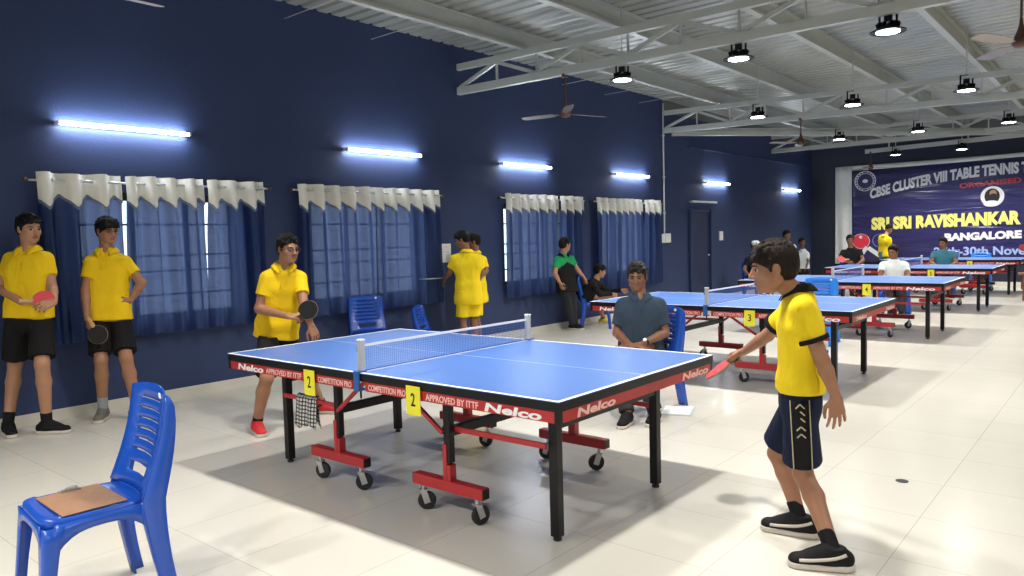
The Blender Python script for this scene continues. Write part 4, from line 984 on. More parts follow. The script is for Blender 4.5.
        e = MB(); e.tube([tuple(P(x*(0.014+0.009*k), 0.0915-0.0022*k*k*0.55, 0.0195+0.004*math.sin(k*0.9))) for k in range(5)], [0.0034*hs, 0.0042*hs, 0.0042*hs, 0.0034*hs, 0.0018*hs], 6); e.build('eyebrow', M['brow'], t, smooth=True)
    # ---- hair
    g = SDF(max(h*0.85, 0.004)); k1 = P(0, 0.082+0.004*fringe, 0.062-0.032*fringe); k2 = P(0, -0.06, -0.055); cd = k1-k2; side = R[:, 0]; nn = np.cross(side, nrm(cd)); nn = nn if nn@(R[:, 2]) < 0 else -nn
    cut = [(k1, nn)]
    rnd = random.Random(key)
    g.ell(P(0, -0.016, 0.042), np.array([.083, .103, .090])*hs, R, 0.01, cuts=cut)
    g.ell(P(0, -0.045, 0.012), np.array([.076, .074, .088])*hs, R, 0.01, cuts=[(P(0, 0, -0.062), -R[:, 2]), (P(0, 0.0, 0), R[:, 1])])
    for x in (-1, 1):
        g.cone(P(x*0.070, 0.022, 0.04), P(x*0.073, 0.020, -0.008), 0.011*hs, 0.007*hs, 0.012*hs)
    for i in range(80):
        a = rnd.uniform(0, 2*PI); el = rnd.uniform(0.15, 1.5)
        v = np.array([math.cos(a)*math.cos(el)*.082, math.sin(a)*math.cos(el)*.100-0.014, math.sin(el)*.088+0.040]); w_ = v+np.array([rnd.uniform(-.02, .02), 0.022, -0.003+rnd.uniform(-.004, .006)])
        if v[1] < -0.05: w_ = v+np.array([0, -0.004, -0.028])
        g.cone(P(*v), P(*w_), 0.0105*hs, 0.004*hs, 0.003*hs)
    if fringe:
        for i in range(12):
            x = -0.062+0.0113*i; g.cone(P(x*0.8, 0.055, 0.100), P(x*1.02+rnd.uniform(-.006, .006), 0.090-0.16*x*x*20*0.3, 0.060-0.020*fringe+rnd.uniform(-.008, .006)), 0.013*hs, 0.006*hs, 0.008*hs)
    g.build('hair', M[hair], t)
    if cap:
        g = SDF(h); g.cone(P(-0.04, 0.02, 0.070), P(0.04, 0.02, 0.070), 0.062*hs, 0.062*hs, 0.02); g.build('headband', M[cap], t)
    if glasses:
        g = MB()
        for x in (-1, 1):
            g.tube([tuple(P(x*0.033+0.022*math.cos(2*PI*k/18), 0.1005-0.003*abs(math.cos(2*PI*k/18)), 0.001+0.0165*math.sin(2*PI*k/18))) for k in range(18)], 0.0022*hs, 6, True)
            g.tube([tuple(P(x*0.055, 0.098, 0.006)), tuple(P(x*0.075, 0.07, 0.008)), tuple(P(x*0.082, 0.0, 0.006))], 0.0022*hs, 6)
        g.tube([tuple(P(-0.011, 0.1, 0.004)), tuple(P(0, 0.1035, 0.007)), tuple(P(0.011, 0.1, 0.004))], 0.0016*hs, 6)
        g.build('eyeglasses', M['frame_metal'], t, smooth=True)
    # ---- shirt
    g = SDF(max(h, 0.005)); hemp = P0-spine*hem*s; hc = (hemp, -spine)
    f = 1.0*slim
    sw = np.linalg.norm(SL-SR)/2
    w1 = min(max(sw-0.055*s, 0.02), 0.12*s)
    g.cone(chest-sh*w1, chest+sh*w1, 0.112*s*f, 0.112*s*f, 0.06, flat=front, ratio=0.95, cuts=[hc])
    g.cone(N-spine*0.095*s-sh*w1*0.9, N-spine*0.095*s+sh*w1*0.9, 0.072*s*f, 0.072*s*f, 0.05, cuts=[hc])
    for u in (0.45, 0.18, -0.08, -0.25):
        c0 = P0+(N-P0)*u; ww = min(w1, 0.062*s); rr = (0.108+0.012*(u < 0.3)+0.010*(u < 0))*s*f
        g.cone(c0-sh*ww, c0+sh*ww, rr, rr, 0.06, flat=front, ratio=0.98, cuts=[hc])
    for S_, E_ in ((SL, q['EL']), (SR, q['ER'])):
        d = nrm(E_-S_); L_ = np.linalg.norm(E_-S_)
        g.cone(N-spine*0.030*s, S_, 0.040*s*f, 0.049*s*f, 0.04)
        if not longsleeve: g.cone(S_, S_+d*L_*0.95, 0.052*s*f, 0.062*s*f*flare, 0.03, cuts=[(S_+d*L_*sleeve, d)])
        else:
            W_ = q['WL'] if S_ is SL else q['WR']; g.cone(S_, E_, 0.058*s*f, 0.050*s*f, 0.03); g.cone(E_, W_, 0.050*s*f, 0.036*s*f, 0.02, cuts=[(W_-nrm(W_-E_)*0.01, nrm(W_-E_))])
    g.cone(N+spine*0.03*s, N-spine*0.05*s, 0.060*s*f, 0.085*s*f, 0.03, cuts=[(N+spine*0.026*s, spine)])
    if open_collar: g.cone(N+front*0.075*s+spine*0.02*s, N+front*0.125*s-spine*0.095*s, 0.034*s, 0.003*s, 0.004, sub=True)
    reg = None
    mats = [M[shirt]]
    if mat_split:
        mats.append(M[mat_split])
        reg = lambda cc: (((cc-(chest)) @ spine)+0.35*((cc-chest) @ sh)*0+0.6*np.abs((cc-chest) @ sh) > 0.055*s).astype(int)
    g.build('shirt', mats, t, reg)
    if cuff:
        for S_, E_ in ((SL, q['EL']), (SR, q['ER'])):
            g = SDF(0.004); d = nrm(E_-S_); L_ = np.linalg.norm(E_-S_); g.cone(S_+d*L_*(sleeve-0.2), S_+d*L_*(sleeve+.3), 0.0665*s*f*flare, 0.0675*s*f*flare, 0.004, cuts=[(S_+d*L_*(sleeve+0.02), d), (S_+d*L_*(sleeve-0.07), -d)])
            g.build('sleeve_band', M[cuff], t)
    # collar: a folded band round the neck, open at the throat
    cm = M[collar] if collar else M[shirt]
    ax2 = np.cross(spine, sh); ax2 = ax2 if ax2@front > 0 else -ax2
    def colf(u, v):
        a = -2.75+5.5*u; r_ = (0.058+0.036*v+0.004*math.sin(PI*v))*s; drop = 0.050*(abs(a)/2.75)**4
        z = (0.042-0.042*v-(0.012 if v < 0.3 else 0)*0-drop)*s
        return tuple(N+ax2*0.006*s+sh*r_*math.sin(a)*1.08-ax2*r_*math.cos(a)*1.05+spine*z)
    g = MB(); g.grid(colf, 33, 6); g.build('collar', cm, t, smooth=True, solid=0.004)
    if open_collar:
        g = MB(); c0 = N+ax2*0.118*s-spine*0.105*s; g.bar(tuple(c0+spine*0.01), tuple(c0-spine*0.05*s+ax2*0.004), 0.022*s, 0.004, up=tuple(ax2)); g.build('button_placket', cm, t, bevel=0.001)
    # ---- shorts or trousers
    g = SDF(max(h, 0.006))
    top_ = (P0+spine*(0.02-min(hem, 0))*s, spine)
    g.cone(P0-sh*0.040*s-spine*0.01, P0+sh*0.040*s-spine*0.01, 0.106*s*f, 0.106*s*f, 0.025, flat=front, ratio=0.98, cuts=[top_])
    if hem < 0: g.cone(P0-sh*0.040*s+spine*0.05, P0+sh*0.040*s+spine*0.05, 0.104*s*f, 0.104*s*f, 0.025, flat=front, ratio=0.98, cuts=[top_])
    for Hp, K, A in ((q['HL'], q['KL'], q['AL']), (q['HR'], q['KR'], q['AR'])):
        d = nrm(K-Hp); L_ = np.linalg.norm(K-Hp)
        if bottom == 'shorts': g.cone(Hp-d*0.01, Hp+d*L_*1.05, 0.080*s*f, 0.096*s*f*flare, 0.03, cuts=[(Hp+d*L_*shortlen, d), top_])
        else:
            g.cone(Hp, K, 0.084*s*f, 0.070*s*f, 0.03, cuts=[top_]); dA = nrm(A-K); g.cone(K, A, 0.070*s*f, 0.056*s*f, 0.02, cuts=[(A-dA*0.01, dA)])
    g.build('shorts' if bottom == 'shorts' else 'trousers', M[bmat], t)
    # ---- socks and shoes
    for Hp, K, A, toe in ((q['HL'], q['KL'], q['AL'], toeL), (q['HR'], q['KR'], q['AR'], toeR)):
        dA = nrm(K-A)
        if bottom == 'shorts': SDF(max(h*.8, 0.005)).cone(A-dA*0.01, A+dA*(sockh+0.05), 0.0385*s, 0.043*s*slim, 0.01, cuts=[(A+dA*sockh, dA)]).build('sock', M[sock], t)
        td = np.array(toe if toe is not None else F, float); td[2] = 0; td = nrm(td); sd = np.cross(td, up); A0 = A.copy(); z0 = 0.0
        Rf = np.stack([sd, td, up], 1); fl = lambda x, y, z: np.array([A0[0], A0[1], z0])+Rf @ (np.array([x, y, z])*s*shoescale)
        g = SDF(max(h*.8, 0.005)); cut = [(fl(0, 0, 0.022), -up)]
        g.cone(fl(0, -0.045, 0.048), fl(0, 0.03, 0.050), 0.040*s*shoescale, 0.042*s*shoescale, 0.02, cuts=cut); g.cone(fl(0, 0.03, 0.048), fl(0, 0.14, 0.032), 0.043*s*shoescale, 0.040*s*shoescale, 0.02, flat=up, ratio=0.75, cuts=cut); g.cone(fl(0, 0.0, 0.06), fl(0, -0.008, 0.098), 0.046*s*shoescale, 0.042*s*shoescale, 0.02, cuts=[(fl(0, 0, 0.098), up)]); g.cone(fl(0, 0.02, 0.078), fl(0, 0.085, 0.050), 0.034*s*shoescale, 0.034*s*shoescale, 0.02)
        so = g.build('shoe', M[shoe], t)
        g = SDF(max(h*.8, 0.005)); cut = [(fl(0, 0, 0.028), up), (fl(0, 0, 0.001), -up)]
        g.cone(fl(0, -0.045, 0.015), fl(0, 0.14, 0.015), 0.044*s*shoescale, 0.043*s*shoescale, 0.004, cuts=cut); g.build('sole', M[sole], so)
        g = MB()
        for k in range(4): g.bar(tuple(fl(-0.022, 0.045+0.018*k, 0.088-0.0085*k)), tuple(fl(0.022, 0.048+0.018*k, 0.088-0.0085*k)), 0.006, 0.003)
        g.build('laces', M['sole' if shoe != 'shoeblack' else 'blackcloth'], so)
    if watch:
        g = SDF(0.004); W_, E_ = q['WL'], q['EL']; d = nrm(E_-W_); g.cone(W_+d*0.01, W_+d*0.03, 0.031*s, 0.032*s, 0.002, cuts=[(W_+d*0.032, d), (W_+d*0.012, -d)]); w_ = g.build('wrist_watch', M['black'], t)
        g = MB(); cc = W_+d*0.022+nrm(up*0.7+F*0.7)*0.031*s; g.cone(tuple(cc), tuple(cc+nrm(up*0.7+F*0.7)*0.008), 0.017, 0.016, 16); g.build('watch_dial', M['white'], w_)
    t['_front'] = 0; del t['_front']
    return t, q, base, dict(front=front, sh=sh, spine=spine, up=up, s=s, P=P, R=R)

# joint positions of each person, metres in the hall
POSES = {
 'spectator_a': {'H': 1.78, 'F': [0.862, -0.507, 0.0], 'pel': [-2.233, -0.461, 0.937], 'neck': [-2.245, -0.424, 1.486], 'head': [-2.248, -0.413, 1.655], 'SL': [-2.138, -0.341, 1.41], 'SR': [-2.355, -0.522, 1.417], 'EL': [-2.073, -0.333, 1.175], 'WL': [-1.892, -0.385, 1.072], 'ER': [-2.395, -0.602, 1.186], 'WR': [-2.114, -0.545, 1.078], 'HL': [-2.188, -0.385, 0.937], 'HR': [-2.278, -0.537, 0.937], 'KL': [-2.021, -0.457, 0.579], 'AL': [-2.103, -0.425, 0.08], 'KR': [-2.427, -0.525, 0.554], 'AR': [-2.345, -0.628, 0.08]},
 'spectator_b': {'H': 1.74, 'F': [0.917, -0.399, 0.0], 'pel': [-2.256, 0.161, 0.892], 'neck': [-2.282, 0.188, 1.46], 'head': [-2.286, 0.2, 1.635], 'SL': [-2.159, 0.283, 1.36], 'SR': [-2.323, 0.067, 1.369], 'EL': [-2.072, 0.379, 1.171], 'WL': [-2.122, 0.298, 1.026], 'ER': [-2.293, -0.007, 1.123], 'WR': [-2.21, -0.035, 0.896], 'HL': [-2.222, 0.24, 0.892], 'HR': [-2.291, 0.082, 0.892], 'KL': [-1.983, 0.17, 0.543], 'AL': [-2.01, 0.246, 0.08], 'KR': [-2.122, 0.022, 0.535], 'AR': [-2.237, 0.056, 0.08]},
 'opponent': {'H': 1.72, 'F': [0.986, 0.164, 0.0], 'pel': [-0.829, 0.895, 0.72], 'neck': [-0.703, 0.92, 1.3], 'head': [-0.629, 0.915, 1.438], 'SL': [-0.626, 1.014, 1.198], 'SR': [-0.762, 0.796, 1.209], 'EL': [-0.494, 0.949, 0.97], 'WL': [-0.38, 0.929, 0.833], 'ER': [-0.789, 0.727, 0.962], 'WR': [-0.501, 0.794, 0.912], 'HL': [-0.843, 0.979, 0.72], 'HR': [-0.815, 0.812, 0.72], 'KL': [-0.619, 1.044, 0.382], 'AL': [-0.79, 1.291, 0.08], 'KR': [-0.522, 0.605, 0.446], 'AR': [-0.648, 0.576, 0.08]},
 'yellow_back': {'H': 1.62, 'F': [-0.949, 0.316, 0.0], 'pel': [-1.985, 4.45, 0.8], 'neck': [-1.985, 4.45, 1.32], 'head': [-2.038, 4.419, 1.475], 'SL': [-2.111, 4.337, 1.235], 'SR': [-1.865, 4.543, 1.226], 'EL': [-2.176, 4.321, 1.068], 'WL': [-2.266, 4.317, 0.989], 'ER': [-1.846, 4.571, 1.057], 'WR': [-1.961, 4.597, 0.964], 'HL': [-2.011, 4.374, 0.8], 'HR': [-1.96, 4.526, 0.8], 'KL': [-2.039, 4.384, 0.44], 'AL': [-2.011, 4.374, 0.08], 'KR': [-1.988, 4.535, 0.44], 'AR': [-1.96, 4.526, 0.08]},
 'yellow_far': {'H': 1.58, 'F': [-0.53, -0.848, 0.0], 'pel': [-2.124, 4.75, 0.78], 'neck': [-2.124, 4.75, 1.299], 'head': [-2.147, 4.743, 1.445], 'SL': [-2.02, 4.79, 1.204], 'SR': [-2.197, 4.746, 1.206], 'EL': [-1.966, 4.783, 1.059], 'WL': [-1.961, 4.676, 0.986], 'ER': [-2.258, 4.747, 1.059], 'WR': [-2.222, 4.743, 0.952], 'HL': [-2.057, 4.709, 0.78], 'HR': [-2.19, 4.791, 0.78], 'KL': [-2.073, 4.683, 0.43], 'AL': [-2.057, 4.709, 0.08], 'KR': [-2.206, 4.766, 0.43], 'AR': [-2.19, 4.791, 0.08]},
 'green': {'H': 1.62, 'F': [0.995, 0.105, 0.0], 'pel': [-2.16, 6.863, 0.69], 'neck': [-2.218, 6.858, 1.203], 'head': [-2.198, 6.888, 1.357], 'SL': [-2.157, 6.982, 1.136], 'SR': [-2.252, 6.745, 1.129], 'EL': [-2.065, 7.007, 0.979], 'WL': [-2.019, 7.101, 0.865], 'ER': [-2.181, 6.59, 0.922], 'WR': [-2.014, 6.485, 0.794], 'HL': [-2.168, 6.943, 0.69], 'HR': [-2.151, 6.784, 0.69], 'KL': [-2.232, 7.115, 0.386], 'AL': [-2.3, 7.243, 0.08], 'KR': [-2.251, 7.006, 0.394], 'AR': [-2.3, 7.192, 0.08]},
 'seated_black': {'H': 1.62, 'F': [0.84, 0.543, 0.0], 'pel': [-2.265, 7.505, 0.52], 'neck': [-2.132, 7.633, 0.753], 'head': [-2.086, 7.685, 0.914], 'SL': [-2.195, 7.784, 0.694], 'SR': [-2.114, 7.488, 0.714], 'EL': [-2.12, 7.997, 0.548], 'WL': [-1.891, 8.034, 0.584], 'ER': [-1.908, 7.402, 0.564], 'WR': [-1.824, 7.622, 0.55], 'HL': [-2.308, 7.572, 0.52], 'HR': [-2.222, 7.438, 0.52], 'KL': [-2.151, 8.136, 0.47], 'AL': [-2.276, 8.514, 0.09], 'KR': [-2.245, 7.883, 0.453], 'AR': [-2.335, 8.13, 0.09]},
 'umpire': {'H': 1.7, 'F': [0.243, -0.97, 0.0], 'pel': [1.358, 3.06, 0.5], 'neck': [1.358, 3.06, 0.952], 'head': [1.334, 3.054, 1.116], 'SL': [1.485, 3.16, 0.871], 'SR': [1.231, 2.987, 0.876], 'EL': [1.549, 3.141, 0.634], 'WL': [1.514, 2.846, 0.582], 'ER': [1.197, 2.937, 0.636], 'WR': [1.393, 2.808, 0.57], 'HL': [1.439, 3.08, 0.5], 'HR': [1.276, 3.04, 0.5], 'KL': [1.542, 2.668, 0.5], 'AL': [1.748, 2.595, 0.09], 'KR': [1.379, 2.627, 0.5], 'AR': [1.602, 2.417, 0.09]},
 'boy': {'H': 1.5, 'F': [-0.952, -0.307, 0.0], 'pel': [3.468, 0.875, 0.688], 'neck': [3.453, 0.906, 1.197], 'head': [3.367, 0.817, 1.307], 'SL': [3.524, 0.738, 1.132], 'SR': [3.387, 1.014, 1.111], 'EL': [3.602, 0.759, 0.91], 'WL': [3.661, 0.756, 0.759], 'ER': [3.225, 1.119, 0.955], 'WR': [3.063, 1.218, 0.848], 'HL': [3.49, 0.805, 0.688], 'HR': [3.445, 0.946, 0.688], 'KL': [3.466, 0.919, 0.339], 'AL': [3.656, 0.738, 0.08], 'KR': [3.284, 1.077, 0.371], 'AR': [3.416, 1.024, 0.08]},
 'far_cap': {'H': 1.5, 'F': [0.848, -0.53, 0.0], 'pel': [-1.79, 13.3, 0.52], 'neck': [-1.79, 13.3, 0.985], 'head': [-1.778, 13.327, 1.18], 'SL': [-1.688, 13.376, 0.873], 'SR': [-1.905, 13.195, 0.881], 'EL': [-1.59, 13.294, 0.66], 'WL': [-1.683, 13.139, 0.538], 'ER': [-1.919, 13.065, 0.669], 'WR': [-1.756, 12.991, 0.545], 'HL': [-1.751, 13.363, 0.52], 'HR': [-1.83, 13.237, 0.52], 'KL': [-1.433, 13.164, 0.5], 'AL': [-1.459, 13.18, 0.09], 'KR': [-1.512, 13.038, 0.5], 'AR': [-1.537, 13.054, 0.09]},
 'far_tall': {'H': 1.55, 'F': [0.936, -0.351, 0.0], 'pel': [-1.844, 15.5, 0.822], 'neck': [-1.844, 15.5, 1.2], 'head': [-1.866, 15.497, 1.392], 'SL': [-1.732, 15.586, 1.1], 'SR': [-1.934, 15.417, 1.107], 'EL': [-1.634, 15.441, 0.913], 'WL': [-1.636, 15.312, 0.728], 'ER': [-1.895, 15.244, 0.921], 'WR': [-1.832, 15.134, 0.735], 'HL': [-1.817, 15.572, 0.822], 'HR': [-1.871, 15.428, 0.822], 'KL': [-1.789, 15.561, 0.451], 'AL': [-1.817, 15.572, 0.08], 'KR': [-1.843, 15.418, 0.451], 'AR': [-1.871, 15.428, 0.08]},
 'far_white': {'H': 1.34, 'F': [0.848, -0.53, 0.0], 'pel': [-1.762, 16.3, 0.64], 'neck': [-1.762, 16.3, 1.009], 'head': [-1.785, 16.297, 1.207], 'SL': [-1.683, 16.355, 0.883], 'SR': [-1.854, 16.212, 0.888], 'EL': [-1.616, 16.227, 0.714], 'WL': [-1.62, 16.093, 0.573], 'ER': [-1.841, 16.104, 0.695], 'WR': [-1.757, 16.002, 0.552], 'HL': [-1.727, 16.356, 0.64], 'HR': [-1.797, 16.244, 0.64], 'KL': [-1.701, 16.34, 0.36], 'AL': [-1.727, 16.356, 0.08], 'KR': [-1.771, 16.228, 0.36], 'AR': [-1.797, 16.244, 0.08]},
 'dark_paddle': {'H': 1.66, 'F': [0.507, -0.862, 0.0], 'pel': [-0.328, 15.2, 0.52], 'neck': [-0.328, 15.2, 1.046], 'head': [-0.35, 15.199, 1.248], 'SL': [-0.172, 15.325, 0.974], 'SR': [-0.464, 15.08, 0.984], 'EL': [-0.06, 15.142, 0.801], 'WL': [-0.103, 14.919, 0.722], 'ER': [-0.487, 14.866, 0.813], 'WR': [-0.269, 14.77, 0.772], 'HL': [-0.258, 15.242, 0.52], 'HR': [-0.399, 15.158, 0.52], 'KL': [-0.047, 14.884, 0.5], 'AL': [-0.063, 14.91, 0.09], 'KR': [-0.189, 14.801, 0.5], 'AR': [-0.204, 14.827, 0.09]},
 'yellow_banner': {'H': 1.66, 'F': [0.814, -0.581, 0.0], 'pel': [-0.351, 18.2, 0.88], 'neck': [-0.351, 18.2, 1.296], 'head': [-0.277, 18.277, 1.471], 'SL': [-0.233, 18.097, 1.219], 'SR': [-0.468, 18.296, 1.271], 'EL': [-0.296, 18.268, 1.013], 'WL': [-0.139, 18.1, 0.94], 'ER': [-0.539, 18.489, 1.089], 'WR': [-0.457, 18.649, 0.928], 'HL': [-0.303, 18.267, 0.88], 'HR': [-0.399, 18.133, 0.88], 'KL': [-0.279, 18.249, 0.48], 'AL': [-0.303, 18.267, 0.08], 'KR': [-0.374, 18.116, 0.48], 'AR': [-0.399, 18.133, 0.08]},
 'white_shirt': {'H': 1.68, 'F': [0.301, -0.954, 0.0], 'pel': [1.426, 11.42, 0.52], 'neck': [1.426, 11.42, 0.924], 'head': [1.41, 11.419, 1.077], 'SL': [1.572, 11.536, 0.85], 'SR': [1.284, 11.295, 0.86], 'EL': [1.658, 11.356, 0.656], 'WL': [1.553, 11.143, 0.6], 'ER': [1.287, 11.095, 0.666], 'WR': [1.452, 10.924, 0.612], 'HL': [1.506, 11.445, 0.52], 'HR': [1.347, 11.395, 0.52], 'KL': [1.632, 11.044, 0.5], 'AL': [1.623, 11.073, 0.09], 'KR': [1.474, 10.994, 0.5], 'AR': [1.465, 11.023, 0.09]},
 'teal_shirt': {'H': 1.68, 'F': [0.301, -0.954, 0.0], 'pel': [1.449, 15.42, 0.52], 'neck': [1.449, 15.42, 0.977], 'head': [1.445, 15.431, 1.145], 'SL': [1.612, 15.551, 0.908], 'SR': [1.304, 15.294, 0.919], 'EL': [1.701, 15.36, 0.726], 'WL': [1.59, 15.156, 0.651], 'ER': [1.29, 15.083, 0.737], 'WR': [1.451, 14.916, 0.662], 'HL': [1.528, 15.445, 0.52], 'HR': [1.37, 15.395, 0.52], 'KL': [1.654, 15.044, 0.5], 'AL': [1.645, 15.073, 0.09], 'KR': [1.496, 14.994, 0.5], 'AR': [1.487, 15.023, 0.09]},
 'edge': {'H': 1.7, 'F': [-0.949, -0.316, 0.0], 'pel': [3.288, 17.0, 0.8], 'neck': [3.288, 17.0, 1.144], 'head': [3.235, 16.972, 1.336], 'SL': [3.319, 16.823, 1.063], 'SR': [3.162, 17.084, 1.06], 'EL': [3.118, 16.8, 0.856], 'WL': [2.875, 16.78, 0.923], 'ER': [3.017, 17.192, 0.844], 'WR': [2.869, 17.282, 0.668], 'HL': [3.314, 16.92, 0.8], 'HR': [3.261, 17.08, 0.8], 'KL': [3.286, 16.911, 0.44], 'AL': [3.314, 16.92, 0.08], 'KR': [3.233, 17.07, 0.44], 'AR': [3.261, 17.08, 0.08]},
}

# ---- who stands where
VIEW = np.array([0.643, -0.763, 0])     # towards the near end of the hall, left-handed
YG = 'players in yellow polo shirts'
p_, q_, b_, i_ = person('spectator_a', 'person in yellow polo at the far left holding a red bat in both hands', h=0.0065, look=(.98, .2, -.08), handR=dict(d=(.35, .9, -.05), curl=0.9, side=(0, 0, 1), pn=(-.2, .1, -1)), handL=dict(d=(.25, -.85, -.2), curl=0.7, side=(0, 0, 1), pn=(-.6, -.3, -.6)), toeL=(.75, .65, 0), toeR=(.8, -.1, 0), open_collar=True, hem=-0.01, skin='skin3')
bat((-1.920, -0.446, 1.092), (.85, -.40, .35), (-.55, -.75, -.05), 'batred', 'red bat held by the person in yellow at the far left')
person('spectator_b', 'person in yellow polo with hand on hip before the leftmost curtain', h=0.0065, look=(.99, .14, -.12), glasses=True, fringe=1.0, handR=dict(d=(.1, .05, -1), curl=0.8, pn=(0, 1, 0), side=(1, 0, 0)), handL=dict(d=(-.1, -.7, -.3), curl=0.6), toeL=(.7, .3, 0), toeR=(.8, -.6, 0), shoe='shoegrey', sock='sockgrey', sockh=0.13, open_collar=True, hem=0.03)
bat((-2.045, -0.020, 0.762), (.80, -.55, .15), (-.45, -.2, .85), 'batblack', 'black bat held low by the bespectacled person beside the leftmost curtain')
person('opponent', 'bespectacled player in yellow polo behind the nearest table with a black bat', h=0.0055, look=(1, -.02, -.10), glasses=True, moustache=True, shoe='shoered', sockh=0.05, handR=dict(d=(.55, .75, -.1), curl=0.8, side=(0, 0, 1), pn=(-.3, .3, -.8)), handL=dict(d=(.3, .2, -.95), curl=0.3, pn=(-.8, 0, 0)), toeL=(.8, .4, 0), toeR=(.9, -.3, 0), open_collar=True, hem=0.0)
bat((-0.375, 0.904, 0.955), (.60, -.75, .25), (-.62, -.52, -.35), 'batblack', 'black bat held by the bespectacled player behind the nearest table')
person('yellow_back', 'person in yellow shirt and yellow shorts seen from behind, facing the blue wall', h=0.009, shirt='yellow_b', bmat='yellow_b', skin='skin2', look=(-.7, -.45, -.35), hem=0.16, sleeve=0.7)
person('yellow_far', 'second person in yellow, mostly hidden behind the one facing the blue wall', h=0.010, shirt='yellow_b', bmat='yellow_b', skin='skin2', look=(-.6, -.7, -.2), hem=0.14, sleeve=0.7)
t = thing('black_folder', 'thin black folder held out by the person in yellow facing the wall', 'folder', (-2.32, 4.22, 0.985), 0.2)
MB().b2((-0.10, -0.28, 0), (0.10, 0.06, 0.006)).build('cover', M['black'], t, bevel=0.002); MB().b2((-0.09, -0.27, 0.0065), (0.09, 0.05, 0.009)).build('paper_sheet', M['netpost'], t)
person('green', 'person in green and black polo leaning by the third window', h=0.009, shirt='blackcloth', mat_split='green', bottom='trousers', bmat='greycloth', look=(.3, .95, -.05), hem=0.06, sleeve=0.6, skin='skin3')
person('seated_black', 'person in black jacket sitting bent forward by the fourth curtain', h=0.009, shirt='blackcloth', longsleeve=True, shoe='shoeyellow', look=(.7, .7, -.2), hem=0.05, skin='skin3', sockh=0.03, fringe=0.6)
person('umpire', 'person in dark slate polo seated facing the camera behind the nearest table', h=0.0055, shirt='slate', bottom='trousers', bmat='greycloth', hair='hairgrey', beard=False, moustache=True, look=(.40, -.92, -.12), skin='skin2', hem=0.05, slim=1.08, sleeve=0.72, watch=True, open_collar=True, handL=dict(d=(-.9, -.35, -.15), curl=0.35, pn=(0, 0, -1), side=(0, -1, 0)), handR=dict(d=(.8, -.5, -.15), curl=0.35, pn=(0, 0, -1), side=(0, -1, 0)), hs=1.02)
p_, q_, b_, i_ = person('boy', 'boy in yellow shirt with black collar playing in the right foreground', h=0.0042, shirt='yellow_b', bmat='navycloth', cuff='blackcloth', collar='blackcloth', look=(-.86, -.46, -.12), hem=-0.07, shoescale=1.18, hair='hairbrown', sleeve=0.62, shortlen=0.79, sockh=0.09, skin='skin', fringe=0.7, hs=0.99, flare=1.12,
    handL=dict(d=(.12, -.15, -1), curl=0.28, pn=(-.5, .8, 0), side=(-.8, -.3, 0), spread=2.0), handR=dict(d=(-.80, .30, -.35), curl=0.95, pn=(0, -.3, -1), side=(-.3, -.6, 0)), toeL=(-.9, -.42, 0), toeR=(-.95, -.15, 0))
Q_BOY = q_
bat((2.925, 1.190, 0.742), (-.53, -.31, .80), (.62, .52, .58), 'batred', 'bat in the outstretched hand of the boy in the right foreground')
person('far_cap', 'seated person with a white headband by the far part of the blue wall', h=0.012, shirt='blackcloth', cap='whitecloth', skin='skin2')
person('far_tall', 'taller of the two people in white tops standing by the far blue wall', h=0.012, shirt='whitecloth', skin='skin2')
person('far_white', 'shorter of the two people in white tops by the far blue wall', h=0.012, shirt='whitecloth', skin='skin2')
person('dark_paddle', 'person in a black shirt holding a red bat, left edge of the banner', h=0.011, shirt='blackcloth', bottom='trousers', bmat='blackcloth', skin='skin2')
bat((-0.36, 14.60, 0.84), (.45, -.7, .6), (.55, .75, -.3), 'batred', 'red bat held by the person in black before the banner')
person('yellow_banner', 'person in a yellow shirt bending over the last table before the banner', h=0.012, shirt='yellow_b', bottom='trousers', bmat='teal', look=(.7, -.6, -.4), skin='skin3')
person('white_shirt', 'person in a white shirt seated behind the third table', h=0.009, shirt='whitecloth', bottom='trousers', bmat='greycloth', look=(-.2, -.9, -.1), skin='skin2', longsleeve=False, moustache=True, slim=1.1)
person('teal_shirt', 'person in a teal polo seated before the banner, behind the fourth table', h=0.010, shirt='teal', bottom='trousers', bmat='greycloth', look=(-.2, -.95, -.1), skin='skin2', slim=1.1)
person('edge', 'person mostly outside the right edge reaching in with a red bat', h=0.012, shirt='blackcloth', longsleeve=True, skin='skin3')
bat((2.73, 16.67, 1.00), (.3, -.85, .3), (.75, .5, -.4), 'batred', 'red bat reaching in from the right edge in front of the banner date')

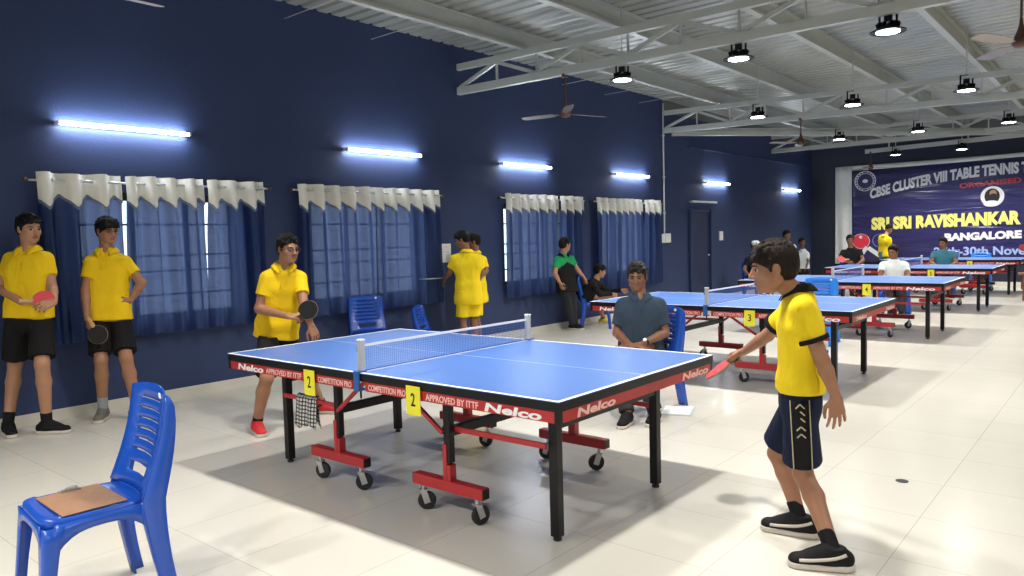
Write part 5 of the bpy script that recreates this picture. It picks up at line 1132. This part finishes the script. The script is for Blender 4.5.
# ---- stripes and chevrons on the boy's shorts, marks on his shoes, laid on the cloth itself
from mathutils.bvhtree import BVHTree
boy = [o for o in C.objects if o.get('label', '').startswith('boy in yellow shirt')][0]
def bvh_of(o): return BVHTree.FromPolygons([v.co for v in o.data.vertices], [tuple(q.vertices) for q in o.data.polygons])
def lay(bv, axis_pts, dirs, width, name, m, parent, lift=0.0025):
    """a ribbon laid on a surface: for each axis point shoot inwards from outside along -dir"""
    pts = []
    for a, d in zip(axis_pts, dirs):
        a = Vector(a); d = Vector(d).normalized(); hit = bv.ray_cast(a+d*0.4, -d)
        if hit[0] is not None: pts.append((hit[0]+hit[1]*lift, hit[1]))
    if len(pts) < 2: return
    mb = MB(); vs = []
    for i, (p, nn) in enumerate(pts):
        t_ = (pts[min(i+1, len(pts)-1)][0]-pts[max(i-1, 0)][0]).normalized(); w = t_.cross(nn).normalized()*width/2; vs += [p-w, p+w]
    mb.add(vs, [(2*i, 2*i+1, 2*i+3, 2*i+2) for i in range(len(pts)-1)]); return mb.build(name, m, parent, smooth=True, solid=0.0015)
sho = [c for c in boy.children if c.name.startswith('shorts')][0]; bv = bvh_of(sho)
q_ = Q_BOY; HL_, KL_ = q_['HL'], q_['KL']; ax_ = KL_-HL_; side_ = nrm(np.array([0.35, -0.94, 0])); fwd_ = nrm(np.cross(side_, nrm(ax_)))
if fwd_ @ q_['F'] < 0: fwd_ = -fwd_
def line(off0, off1, t0, t1, n=14): return [HL_+ax_*(t0+(t1-t0)*k/(n-1))+fwd_*(off0+(off1-off0)*k/(n-1)) for k in range(n)]
M['stripe'] = mat('pale_gold_stripe', (0.55, 0.50, 0.32), 0.6, noise=0.05)
lay(bv, line(0.000, 0.000, -0.10, 0.84), [side_]*14, 0.072, 'side_panel', M['blackcloth'], sho, 0.0015)
for o_ in (-0.038, 0.038): lay(bv, line(o_, o_, -0.10, 0.84), [side_]*14, 0.005, 'side_stripe', M['stripe'], sho, 0.004)
for k, t0 in enumerate((-0.06, 0.03, 0.12, 0.24, 0.34)):
    for sg in (-1, 1):
        if k in (1, 2) and sg == 1: continue
        lay(bv, line(0.0, sg*0.018, t0, t0+0.055, 4), [side_]*4, 0.006, 'chevron_mark', M['stripe'], sho, 0.004)
for c in boy.children:
    if c.name.startswith('shoe'):
        b_ = bvh_of(c); ctr = sum((v.co for v in c.data.vertices), Vector())/len(c.data.vertices)
        tw = Vector((-.9, -.35, 0)).normalized(); sd_ = Vector((.35, -.9, 0)).normalized()
        lay(b_, [ctr+tw*(-0.09+0.19*k/9)+Vector((0, 0, -0.012+0.035*(1-k/9)**1.5)) for k in range(10)], [sd_]*10, 0.014, 'side_flash', M['sole'], c, 0.002)
        lay(b_, [ctr+tw*(-0.09+0.19*k/9)+Vector((0, 0, -0.012+0.035*(1-k/9)**1.5)) for k in range(10)], [-sd_]*10, 0.014, 'side_flash', M['sole'], c, 0.002)
